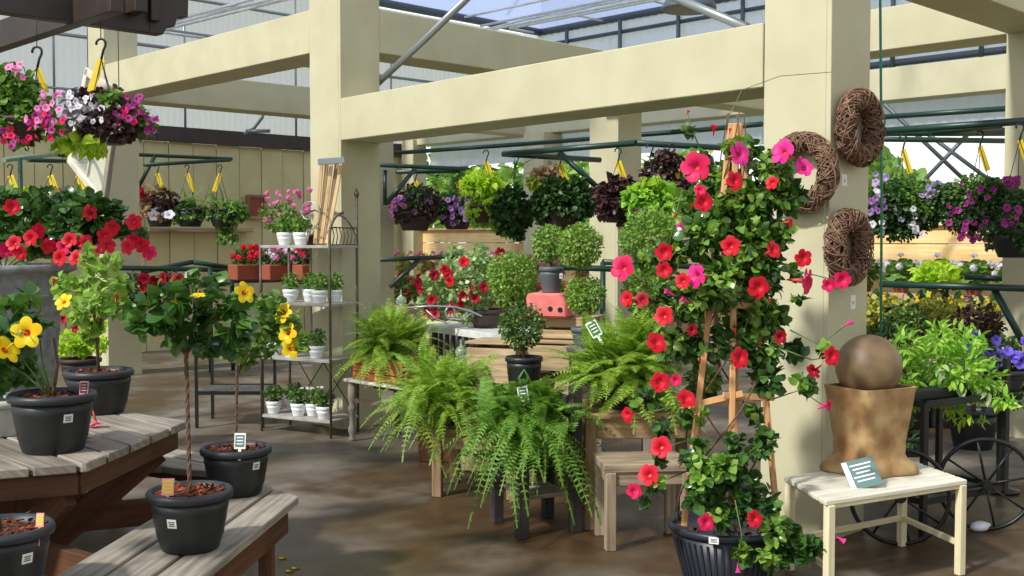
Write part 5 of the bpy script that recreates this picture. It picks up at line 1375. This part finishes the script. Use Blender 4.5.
foliage(t, p + ZD * .1, [(952, 415, 7), (965, 420, 9), (982, 420, 6), (948, 410, 5)], 'lime', .08, .5, T_NARROW, name='hanging_foliage', droop=.8)
p = at(1002, 372, 7.0); zz = p.z; pp = Vector((p.x, p.y, 0))
t = thing('violet_planter', 'violet flowered plant on a slim stand behind the cart grille', 'planter', pp)
MB().lathe([(.12, 0), (.12, .02), (.025, .04), (.025, zz - .16), (.11, zz - .14), (.12, zz - .12), (0, zz - .12)], pp, 20).build('stand', M['blackmetal'], t)
pot_part(t, pp + ZD * (zz - .12), .10, .14, .14, M['blackpot'])
foliage(t, pp + ZD * zz, [(985, 358, 20), (1005, 352, 18), (1018, 360, 14), (968, 350, 14), (1020, 380, 14), (1015, 400, 10)], 'ivy', .05, .55)
for k in range(26): flower('p_violetp', to3(p, (random.choice((988, 992, 1000, 1016, 1020, 972)) + random.gauss(0, 6), random.gauss(353, 7)), .12), face_cam(.5, .4), .036, t)
t = thing('shade_plant', 'small dark leafed plant on the floor behind the cart and bench', 'potted plant', gnd(908, 455) and cw(*gnd(908, 455)))
p = Vector(t.location); pot_part(t, p, .09, .12, .15, M['blackpot'], n=20); foliage(t, p + ZD * .2, [(905, 430, 10), (912, 440, 9), (908, 418, 8), (902, 445, 8)], 'ivy', .09, .5, T_NARROW)
o = MB().lathe([(.03, 0), (.045, .01), (.05, .03), (.02, .045), (0, .046)], on(980, 530, 0), 16, sx=1.6).build('white_stone', M['whitepot']); tag(o, 'small white wedge on the floor under the rim of the cart wheel', 'stone')
# ------------------------------------------------------------------ hanging baskets
def hbasket(lab, c, rad, parts, flos=(), pot='brownpot', hook=None, tagside=1, group=None, pr=None, tag_=True, ph=None, arm=.0, taglen=.09):
    """basket hung from hook point: bowl, wires, yellow care tag, foliage masses, blooms.
    parts: (material, leaf size, density, template, blobs in px, droop)"""
    t = thing('hanging_basket', lab, 'hanging basket', c, group)
    pr = pr or rad * .62; ph = ph or pr * 1.05
    pot_part(t, c - ZD * ph, pr * .72, pr, ph, M[pot], rim=.006, n=24, ridges=2)
    if hook is not None:
        hk = MB()
        w_ = MB()
        for k in range(3):
            a = k * 2.094 + .5; w_.tube([c + Vector((math.cos(a), math.sin(a), 0)) * pr * .95, hook - ZD * .10], .003, 4)
        hw = w_.build('hanger_wire', M['hook'], t)
        hk.tube([hook - ZD * .10, hook - ZD * .05 + CR * .012] + [hook + CR * (.028 * math.sin(a)) + ZD * (.028 * math.cos(a) - .01) for a in (1.9, 1.2, .6, 0, -.6, -1.2, -1.8)], .007, 6)
        hk.build('hook', M['hook'], t)
        if tag_:
            q = hook - ZD * .10; d = TOCAM.copy(); s_ = d.cross(ZD).normalized(); u = (ZD * -1 + s_ * -.35 * tagside).normalized(); s2 = u.cross(d).normalized()
            MB().obox(q + u * taglen, (s2, u, d), (taglen * .22, taglen, .0012)).build('care_tag', M['tagyellow'], t)
    for i, (m, sz, dens, tpl, blobs, droop) in enumerate(parts):
        foliage(t, c, blobs, m, sz, dens * 1.2, tpl, droop=droop, grow=1.18, name='foliage' if i == 0 else 'trailing_foliage', jit=rad * .35)
    m0, sz0, dn0, tp0, bl0, dr0 = parts[0]
    L = Leaves()
    for k in range(12):
        a = 2 * PI * k / 12 + random.random() * .4; q = c + Vector((math.cos(a), math.sin(a), 0)) * pr * 1.02 + ZD * (-ph * random.uniform(-.1, .55))
        if tp0 is T_BLADE: tp0 = T_WIDE; m0 = 'mid'; sz0 = .08
        rr = pr * random.uniform(.22, .38); z_ = sz0 * .55; blob(L, q, (rr, rr, rr * 1.2), int(16 * (rr / z_) ** 2) + 6, z_, tp0, droop=.5, lo=.3)
    L.build('skirt_foliage', M[m0], t)
    Y = c.dot(CF)
    for key, n, boxes, r in flos:
        for k in range(n):
            x0, y0, x1, y1 = random.choice(boxes)
            flower(key, at(random.uniform(x0, x1), random.uniform(y0, y1), Y - rad * random.uniform(.3, 1.0)), face_cam(.5, .15), r * random.uniform(.85, 1.15), t)
    return t
# the two by the pergola
zhook = PERG_Z - .12
c = at(22, 118, 6.3); hk = at(37, 50, 6.35)
t = hbasket('big pink and green flower basket hanging from the pergola at the edge', c, .3, [('mid', .06, .6, T_WIDE, [(10, 96, 27), (24, 92, 16), (38, 112, 14), (-10, 105, 30), (28, 112, 20), (40, 122, 14), (20, 130, 18), (0, 85, 16), (-25, 120, 25), (52, 130, 10)], 0)], [('p_pinkp', 32, [(8, 64, 30, 78), (36, 93, 64, 112), (22, 116, 64, 132)], .022), ('p_cherry', 18, [(3, 122, 38, 142), (40, 112, 64, 138)], .021), ('p_purplep', 16, [(26, 110, 52, 136), (0, 130, 18, 152)], .022)], 'brownpot', hk, 1, taglen=.075, pr=.15, ph=.12)
def hang_from(t, hk, z):
    MB().tube([hk + ZD * .02, Vector((hk.x, hk.y, z))], .003, 4).build('hanger_wire', M['hook'], t)
hang_from(t, hk, PERG_Z)
c = at(108, 129, 6.5); hk = at(101, 42, 6.5)
t = hbasket('dark leaf basket with lime vine hanging from the pergola', c, .26, [('plum', .05, .5, T_WIDE, [(95, 108, 18), (112, 105, 17), (125, 118, 17), (85, 100, 12), (105, 125, 16)], 0), ('silver', .05, .5, T_WIDE, [(72, 105, 11), (85, 115, 11), (92, 100, 9), (85, 125, 8), (70, 95, 7), (98, 112, 7)], .2), ('mid', .045, .5, T_WIDE, [(130, 112, 12), (140, 120, 12), (120, 128, 10), (148, 128, 8), (110, 98, 10)], .2), ('lime', .085, .6, T_HEART, [(82, 138, 9), (95, 142, 9), (68, 145, 9), (60, 148, 7), (88, 150, 7), (98, 150, 6)], .7)], [('p_purplep', 30, [(115, 110, 150, 132), (125, 95, 144, 110), (143, 116, 157, 132)], .020), ('p_whitep', 18, [(66, 92, 104, 125)], .020), ('p_cherry', 9, [(116, 108, 138, 125)], .019)], 'blackpot', hk, -1, taglen=.10, pr=.13, ph=.09)
hang_from(t, hk, PERG_Z)
# white window sash hung by the pergola post
C4 = [at(88, 72, 7.75), at(119, 95, 7.35), at(104, 202, 7.3), at(71, 160, 7.75)]
nrm = (C4[1] - C4[0]).cross(C4[3] - C4[0]).normalized(); cen = sum(C4, Vector()) / 4
t = thing('old_window_sash', 'old white wooden window sash hung at a slant behind the dark leaf basket', 'window sash', cen); t['kind'] = 'thing'
for i, (a, b) in enumerate(((0, 1), (1, 2), (2, 3), (3, 0))):
    MB().bar(C4[a], C4[b], .035, .055, up=(nrm.cross(C4[b] - C4[a])), ext=.02).build('stile' if i in (1, 3) else 'rail', M['whitewood' if i != 1 else 'greywood'], t, bev=.003)
MB().bar(C4[0].lerp(C4[1], .5), C4[3].lerp(C4[2], .5), .02, .022, up=nrm.cross(C4[3] - C4[0])).build('glazing_bar', M['whitewood'], t)
MB().bar(C4[0].lerp(C4[3], .55), C4[1].lerp(C4[2], .55), .02, .022, up=nrm.cross(C4[1] - C4[0])).build('glazing_bar', M['whitewood'], t)
g_ = MB()
for k in range(4): g_.v.append(C4[k])
for k in range(4): g_.v.append(C4[k] + nrm * .004)
g_.face((0, 1, 2, 3)); g_.face((7, 6, 5, 4))
for k in range(4): g_.face((k, k + 4, (k + 1) % 4 + 4, (k + 1) % 4))
gm, nt_, b_ = nodes('clear_glass'); b_.inputs['Roughness'].default_value = .03; b_.inputs['Transmission Weight'].default_value = .0; b_.inputs['Alpha'].default_value = .12; b_.inputs['Base Color'].default_value = (.8, .9, .9, 1)
g_.build('pane', gm, t)
MB().tube([C4[0], Vector((C4[0].x, C4[0].y, PERG_Z + .2))], .003, 4).build('hanger_wire', M['hook'], t); MB().tube([C4[1], Vector((C4[1].x, C4[1].y, PERG_Z + .2))], .003, 4).build('hanger_wire', M['hook'], t)
# baskets on the board wall rack
for px, lab, parts, flos in (
    (160, 'hanging pot of coleus and white blooms, nearest the rack upright on the board wall', [('coleus', .13, .5, T_WIDE, [(143, 202, 11), (150, 196, 10), (158, 205, 10)], 0), ('plum', .09, .5, T_WIDE, [(165, 200, 12), (172, 208, 8)], .2), ('grass', .18, .4, T_BLADE, [(162, 192, 10)], 0)], [('p_whitep', 8, [(153, 206, 170, 216)], .07), ('c_red', 2, [(134, 190, 142, 195)], .09)]),
    (190, 'hanging pot of spiky green fern, middle of the row on the board wall', [('grass', .28, .8, T_BLADE, [(190, 203, 12), (188, 198, 10), (195, 208, 9)], 0), ('ivy', .09, .5, T_WIDE, [(184, 212, 9), (196, 214, 8)], .2)], []),
    (223, 'hanging pot of grassy fern with trailing vines, last in the row on the board wall', [('grass', .28, .8, T_BLADE, [(222, 203, 14), (212, 204, 12), (232, 205, 11)], 0), ('mid', .09, .5, T_WIDE, [(230, 215, 13), (238, 212, 10), (225, 225, 9), (232, 238, 6), (222, 240, 4)], .6)], [])):
    c = at(px, 209, 15.1); hk = at(px - 3, 166, 15.1)
    hbasket(lab, c, .26, parts, flos, 'blackpot', hk, 1 if px < 200 else -1, 'pots along the board wall', pr=.19, ph=.24, taglen=.13)
# narrow wall ledge and plaque
a_, b_ = Vector((5.4, 14.88, 1.70)), Vector((8.7, 14.88, 1.70))
q0, q1 = on_face_v(146, 231, 14.9), on_face_v(250, 229, 14.9)
tag(MB().obox((q0 + q1) / 2, (UD, VD, ZD), ((q1 - q0).x / 2, .1, .03)).build('wall_ledge', M['cratewood'], bev=.004), 'narrow wooden ledge on the board wall below the hanging pots', 'ledge')
q = on_face_v(256, 207, 14.94); t = thing('wall_plaque', 'brown square plaque with a raised border on the board wall', 'plaque', q)
MB().obox(q, (UD, VD, ZD), (.17, .02, .185)).build('panel', M['terracotta'], t, bev=.006)
mb = MB()
for sx, sz, w_, h_ in ((0, .165, .17, .02), (0, -.165, .17, .02), (-.15, 0, .02, .15), (.15, 0, .02, .15)): mb.obox(q - VD * .03 + UD * sx + ZD * sz, (UD, VD, ZD), (w_, .012, h_))
mb.build('border', M['fernwood'], t, bev=.003)
# baskets on the pale rack behind the red mandevilla
for px, Y, lab, parts in (
    (12, 11.8, 'lime and red hanging pot behind the red mandevilla, at the edge of the view', [('lime', .08, .5, T_HEART, [(22, 196, 11), (8, 200, 10)], 0), ('mid', .07, .5, T_WIDE, [(35, 200, 9), (-4, 200, 12)], 0)]),
    (52, 12.0, 'coppery coleus hanging pot behind the red mandevilla', [('coleus', .12, .7, T_WIDE, [(50, 200, 12), (62, 203, 10)], 0), ('plum', .08, .4, T_WIDE, [(44, 206, 9)], 0)]),
    (80, 12.4, 'leafy green hanging pot under the foot of the window sash', [('mid', .10, .6, T_NARROW, [(78, 198, 11), (86, 205, 10), (72, 204, 9), (108, 208, 9)], 0)])):
    c = at(px, 206, Y); hk = at(px - 2, 166, Y)
    hbasket(lab, c, .25, parts, [('c_red', 3, [(px - 8, 200, px + 10, 206)], .06)], 'brownpot', hk, 1, 'pots on the pale green rack', pr=.17, taglen=.15)
# flower boxes on the low rack in the left bay
for i, (px, fc, lab) in enumerate(((248, 'c_red', 'terracotta flower box with red blooms beside the shelf rack, first of the row'), (280, 'c_pinkp', 'terracotta flower box with pink blooms seen through the shelf rack, second of the row'), (312, 'c_pinkp', 'terracotta flower box with red blooms seen through the shelf rack, last of the row'))):
    c = at(px, 264, 13.6); t = thing('flower_box', lab, 'flower box', c - ZD * .19, 'terracotta flower boxes in the left bay')
    MB().obox(c - ZD * .10, (UD, VD, ZD), (.22, .11, .095)).build('box', M['terracotta'], t, bev=.012)
    foliage(t, c, [(px - 8, 257, 10), (px + 8, 257, 10), (px, 254, 10)], 'boxd', .07, .6)
    for k in range(10): flower(fc if k % 2 else 'c_red' if i != 1 else 'c_whitep', to3(c, (px + random.uniform(-15, 15), random.uniform(246, 258)), .15), face_cam(.5, .4), .05, t)
u0, u1 = at(232, 276, 13.6), at(332, 278, 14.1)
bt = thing('plant_bench', 'long green pipe bench carrying the terracotta flower boxes', 'bench', Vector((((u0 + u1) / 2).x, ((u0 + u1) / 2).y, 0)))
c0 = at(248, 264, 13.6).z - .193
for k in (-1, 1): MB().bar(Vector((u0.x - .2, u0.y + .08 * k, c0 - .02)), Vector((u1.x + .2, u1.y + .08 * k, c0 - .02)), .05, .035).build('rail', M['greenmetal'], bt)
for q in (u0, u1): MB().tube([Vector((q.x, q.y, c0 - .03)), down(q)], .025, 8).build('leg', M['greenmetal'], bt)
# ------------------------------------------------------------------ central baskets
def simple(px, py, Y, lab, parts, flos=(), pot='brownpot', hook_py=None, **k):
    c = at(px, py, Y); hk = at(px, hook_py, Y) if hook_py else None
    return hbasket(lab, c, k.pop('rad', .25), parts, flos, pot, hk, **k)
simple(415, 212, 12.6, 'dusky pink and plum petunia basket beside the shaded pillar', [('plum', .06, .45, T_WIDE, [(412, 203, 16), (425, 203, 15), (402, 205, 11), (430, 208, 10)], 0), ('ivy', .06, .4, T_WIDE, [(418, 200, 15), (405, 208, 12), (432, 203, 11)], 0)], [('p_mauvep', 16, [(392, 198, 432, 216)], .034), ('p_pinkp', 12, [(390, 196, 408, 217)], .034)], hook_py=172, pr=.2, taglen=.12)
simple(457, 214, 12.8, 'purple petunia basket, second from the shaded pillar', [('ivy', .06, .55, T_WIDE, [(452, 208, 14), (466, 208, 12), (458, 202, 12)], 0)], [('p_mauvep', 34, [(442, 198, 475, 224)], .034), ('p_lavp', 10, [(458, 208, 472, 222)], .038)], hook_py=173, pr=.17, taglen=.12)
simple(486, 205, 11.4, 'lime sweet potato vine basket above the white-topped table', [('lime', .095, .8, T_HEART, [(478, 184, 14), (490, 186, 13), (470, 186, 9), (484, 195, 12)], .2), ('bright', .10, .7, T_HEART, [(482, 208, 13), (492, 215, 12), (478, 218, 9), (500, 225, 8)], .5)], hook_py=152, pr=.17, taglen=.12)
simple(516, 205, 11.2, 'dark spiky fern basket beside the lime vine basket', [('grass', .30, .7, T_BLADE, [(515, 178, 14), (516, 185, 12)], 0), ('ivy', .09, .8, T_WIDE, [(512, 205, 17), (508, 220, 14), (522, 215, 12), (500, 210, 10), (518, 232, 8)], .3), ('bright', .07, .5, T_HEART, [(505, 230, 8), (498, 222, 7)], .5)], hook_py=156, pr=.17, tag_=False)
simple(560, 208, 11.0, 'wide dark green basket with coppery tips in front of the distant pillar', [('ivy', .085, .8, T_WIDE, [(555, 198, 20), (572, 200, 18), (542, 205, 13), (585, 205, 12), (560, 212, 16), (548, 190, 10), (575, 188, 11)], .2), ('coleus', .10, .5, T_WIDE, [(540, 176, 9), (550, 172, 8), (535, 182, 7)], 0), ('lime', .08, .5, T_HEART, [(534, 184, 7)], .2), ('plum', .09, .5, T_WIDE, [(586, 192, 8), (592, 205, 7), (550, 222, 7)], .4)], hook_py=154, pr=.2, taglen=.14)
simple(618, 205, 10.0, 'dark purple sweet potato vine basket against the middle pillar', [('plum', .11, .7, T_HEART, [(618, 190, 15), (608, 198, 12), (630, 192, 10), (620, 210, 10), (624, 222, 7), (602, 192, 8)], .5)], hook_py=150, pr=.15, taglen=.13)
simple(650, 208, 9.6, 'bright lime vine basket between the middle pillar and the mandevilla', [('bright', .11, .9, T_HEART, [(638, 198, 14), (652, 195, 15), (668, 198, 14), (645, 210, 13), (662, 212, 13)], .3), ('lime', .10, .4, T_HEART, [(650, 188, 12), (635, 192, 8)], 0)], hook_py=146, pr=.17, tag_=False)
simple(672, 182, 9.9, 'dusky plum basket in shade behind the mandevilla top', [('plum', .08, .6, T_WIDE, [(660, 168, 14), (678, 170, 14), (650, 172, 9), (668, 160, 9)], .2)], hook_py=146, pr=.17, taglen=.10)
# petunia baskets on the right rack
simple(903, 214, 8.9, 'white and lavender petunia basket beside the wreath pillar', [('ivy', .05, .55, T_WIDE, [(885, 205, 20), (905, 205, 22), (925, 208, 20), (880, 222, 14), (900, 225, 16), (915, 222, 14), (892, 190, 12), (930, 195, 13), (870, 205, 12)], .2), ('mid', .045, .4, T_WIDE, [(900, 200, 22), (920, 200, 18), (882, 212, 15)], .2)], [('p_whitep', 26, [(868, 220, 885, 238), (912, 195, 938, 235), (900, 212, 930, 238), (870, 190, 885, 205)], .028), ('p_lavp', 22, [(918, 183, 942, 208), (870, 172, 888, 185), (868, 195, 905, 220)], .030), ('p_mauvep', 8, [(870, 198, 890, 212)], .03)], 'blackpot', hook_py=137, rad=.3, pr=.15, ph=.11, taglen=.10)
simple(980, 216, 8.6, 'magenta petunia basket next to the cream post', [('ivy', .05, .5, T_WIDE, [(965, 205, 20), (985, 200, 20), (950, 200, 14), (1000, 200, 16), (975, 222, 16), (958, 218, 14), (990, 192, 12), (1012, 200, 12), (942, 195, 10)], .2), ('mid', .045, .45, T_WIDE, [(970, 195, 18), (990, 195, 16), (950, 195, 12)], .1)], [('p_purplep', 46, [(945, 205, 995, 232), (955, 185, 1000, 210), (955, 222, 985, 243), (1005, 178, 1018, 192)], .027)], 'blackpot', hook_py=133, rad=.3, pr=.15, ph=.11, taglen=.10)
simple(1020, 228, 7.9, 'dark planter basket of magenta petunias cut by the edge of the view', [('ivy', .05, .5, T_WIDE, [(1022, 205, 16), (1040, 210, 20), (1012, 212, 10)], .2)], [('p_purplep', 14, [(1000, 205, 1022, 232)], .026)], 'blackpot', hook_py=126, rad=.28, pr=.2, taglen=.09)
# ------------------------------------------------------------------ rows of plants on the back benches
def bench_row(lab, u, v0, v1, z, dep=.45):
    t = thing('plant_bench', lab, 'bench', Vector((u, (v0 + v1) / 2, 0)))
    n = int((v1 - v0) / .6)
    MB().box((u - dep / 2, v0, z - .04), (u + dep / 2, v1, z)).build('bench_top', M['cratewood'], t, bev=.004)
    MB().box((u - dep / 2 - .03, v0, z - .10), (u - dep / 2, v1, z + .02)).build('front_board', M['cratewood'], t, bev=.004)
    for v in (v0 + .1, (v0 + v1) / 2, v1 - .1):
        for s_ in (-.17, .17): MB().box((u + s_ - .03, v - .03, 0), (u + s_ + .03, v + .03, z - .04)).build('leg', M['fernwood'], t)
    return t
bench_row('tan plant bench along the plank wall beside the shaded pillar', 11.4, 8.6, 14.4, 1.02)
bench_row('tan plant bench along the plank wall behind the petunia baskets', 11.4, 3.8, 8.2, 1.02)
bench_row('low tan plant bench in front of the taller bench beyond the flower cart', 10.6, 3.75, 7.4, .62, .6)
bench_row('low tan plant bench beyond the white-topped table', 10.6, 8.7, 13.6, .62, .6)
def bedding(lab, loc, leafn, fl, r, n, fr, group, sz=.05, tpl=None, nf=10, h=.10):
    t = thing('bedding_plant', lab, 'potted plant', loc, group)
    pot_part(t, loc, .06, .08, h, M['terracotta' if fl != 'c_yellow' else 'blackpot'], rim=.004, n=16, ridges=1)
    L = Leaves(); c = Vector(loc) + ZD * (h + r * .6); blob(L, c, (r, r, r * .8), n, sz, tpl or T_WIDE, up=.6, lo=.2); L.build('foliage', [M[leafn]], t)
    for k in range(nf):
        d = Vector(rdir(1)[0]); d = (d + TOCAM * .5 + ZD * .6).normalized(); flower(fl, c + d * r * .95, d, fr, t)
    return t
random.seed(3)
kinds = {}
def row(u, z, v0, v1, step, kind, lab, group, **k):
    v = v0
    while v < v1:
        loc = Vector((u + random.uniform(-.05, .05), v, z + .0015))
        if kind not in kinds: kinds[kind] = bedding(lab, loc, group=group, **k)
        else:
            r = dup(kinds[kind], loc, lab, group)
        v += step * random.uniform(.9, 1.15)
row(11.35, 1.02, 8.8, 14.2, .46, 'a', 'bedding plant in the row before the plank wall beside the shaded pillar', 'bedding row by the shaded pillar', leafn='olive', fl='c_pinkp', r=.20, n=150, fr=.045, sz=.08)
row(11.35, 1.02, 3.95, 8.0, .40, 'b', 'pale flowered bedding plant in the row under the sunlit planks behind the petunia baskets', 'bedding row under the petunia baskets', leafn='mid', fl='c_whitep', r=.20, n=150, fr=.045, sz=.08, nf=7)
row(10.5, .62, 3.9, 7.3, .34, 'c', 'yellow-green bedding plant on the low bench beyond the flower cart', 'bedding row beyond the flower cart', leafn='olive', fl='c_yellow', r=.24, n=330, fr=.022, sz=.06, nf=5)
row(10.75, .62, 3.9, 7.3, .40, 'd', 'dark leafed bedding plant at the back of the low bench beyond the cart', 'dark row beyond the flower cart', leafn='ivy', fl='c_pinkp', r=.25, n=180, fr=.03, sz=.09, nf=3)
row(10.5, .62, 8.9, 13.4, .44, 'e', 'red flowered bedding plant on the low bench beyond the white-topped table', 'bedding row beyond the white-topped table', leafn='mid', fl='c_red', r=.25, n=200, fr=.05, sz=.085, nf=10)
for px, py, Y, lab, m in ((937, 280, 10.95, 'large lime hosta on the bench below the petunia baskets', 'lime'),):
    c = at(px, py, Y); t = thing('hosta', lab, 'potted plant', Vector((c.x, c.y, 1.0215)))
    loc = Vector(t.location); pot_part(t, loc, .09, .12, .14, M['brownpot'], n=20)
    foliage(t, loc + ZD * .2, [(925, 275, 14), (945, 272, 14), (935, 282, 14), (952, 282, 10)], m, .13, .7, T_HEART)
# clump of big leafy plants on the floor behind the cart (dark mass under the bench rail)
for px, py, Y, rr, m, lab in ((885, 345, 8.2, 24, 'ivy', 'dark leafy shrub in a pot just behind the stone ball'), (975, 322, 8.5, 22, 'plum', 'plum-dark leafy shrub in a pot behind the flower cart'), (905, 318, 9.4, 18, 'boxd', 'dense green shrub in a pot behind the wreath pillar'), (940, 312, 9.5, 18, 'olive', 'yellow-green shrub in a pot in the middle behind the flower cart')):
    c = at(px, py, Y); loc = Vector((c.x, c.y, 0)); t = thing('potted_shrub', lab, 'potted plant', loc, None)
    pot_part(t, loc, .14, .18, .3, M['blackpot'], n=24); MB().tube([loc + ZD * .28, c], .02, 6).build('stem', M['bark'], t)
    foliage(t, c, [(px, py, rr), (px - rr * .7, py + rr * .4, rr * .8), (px + rr * .7, py + rr * .3, rr * .8), (px, py + rr * .9, rr * .8)], m, .07, .5)
# greenery mass mid-left behind hibiscus: red-flowered bush on the iron bench
# ------------------------------------------------------------------ light and camera
cam = bpy.data.cameras.new('camera'); co = bpy.data.objects.new('camera', cam); COL.objects.link(co)
co.location = (0, 0, CAMH); co.rotation_euler = (PI / 2 - PITCH, 0, -PHI)
cam.sensor_width = 36; cam.lens = 36 * FOC / 1024; cam.clip_end = 300
SC.camera = co
sun = bpy.data.lights.new('sun', 'SUN'); so = bpy.data.objects.new('sun', sun); COL.objects.link(so)
sun.energy = 4.0; sun.angle = math.radians(4); sun.color = (1, .975, .92)
so.rotation_euler = Vector((.80, -.035, -.69)).to_track_quat('-Z', 'Y').to_euler()
w = bpy.data.worlds.new('sky'); SC.world = w; w.use_nodes = True
nt = w.node_tree; bg = nt.nodes['Background']; bg.inputs[1].default_value = 1.0
tc = nt.nodes.new('ShaderNodeTexCoord'); sx = nt.nodes.new('ShaderNodeSeparateXYZ'); rp_ = nt.nodes.new('ShaderNodeValToRGB')
nt.links.new(tc.outputs['Generated'], sx.inputs[0]); nt.links.new(sx.outputs['Z'], rp_.inputs['Fac']); nt.links.new(rp_.outputs[0], bg.inputs[0])
e_ = rp_.color_ramp.elements; e_[0].position = 0; e_[0].color = (.55, .54, .48, 1); e_[1].position = 1; e_[1].color = (.62, .70, .82, 1)
for p_, c_ in ((.005, (1.35, 1.36, 1.34, 1)), (.18, (1.2, 1.25, 1.3, 1)), (.45, (.76, .82, .90, 1))):
    q_ = e_.new(p_); q_.color = c_
SC.view_settings.view_transform = 'Standard'; SC.view_settings.look = 'None'
SC.view_settings.exposure = 0; SC.view_settings.gamma = 1
SC.view_settings.use_curve_mapping = False
SC.cycles.max_bounces = 8; SC.cycles.transparent_max_bounces = 12
SC.cycles.use_denoising = True
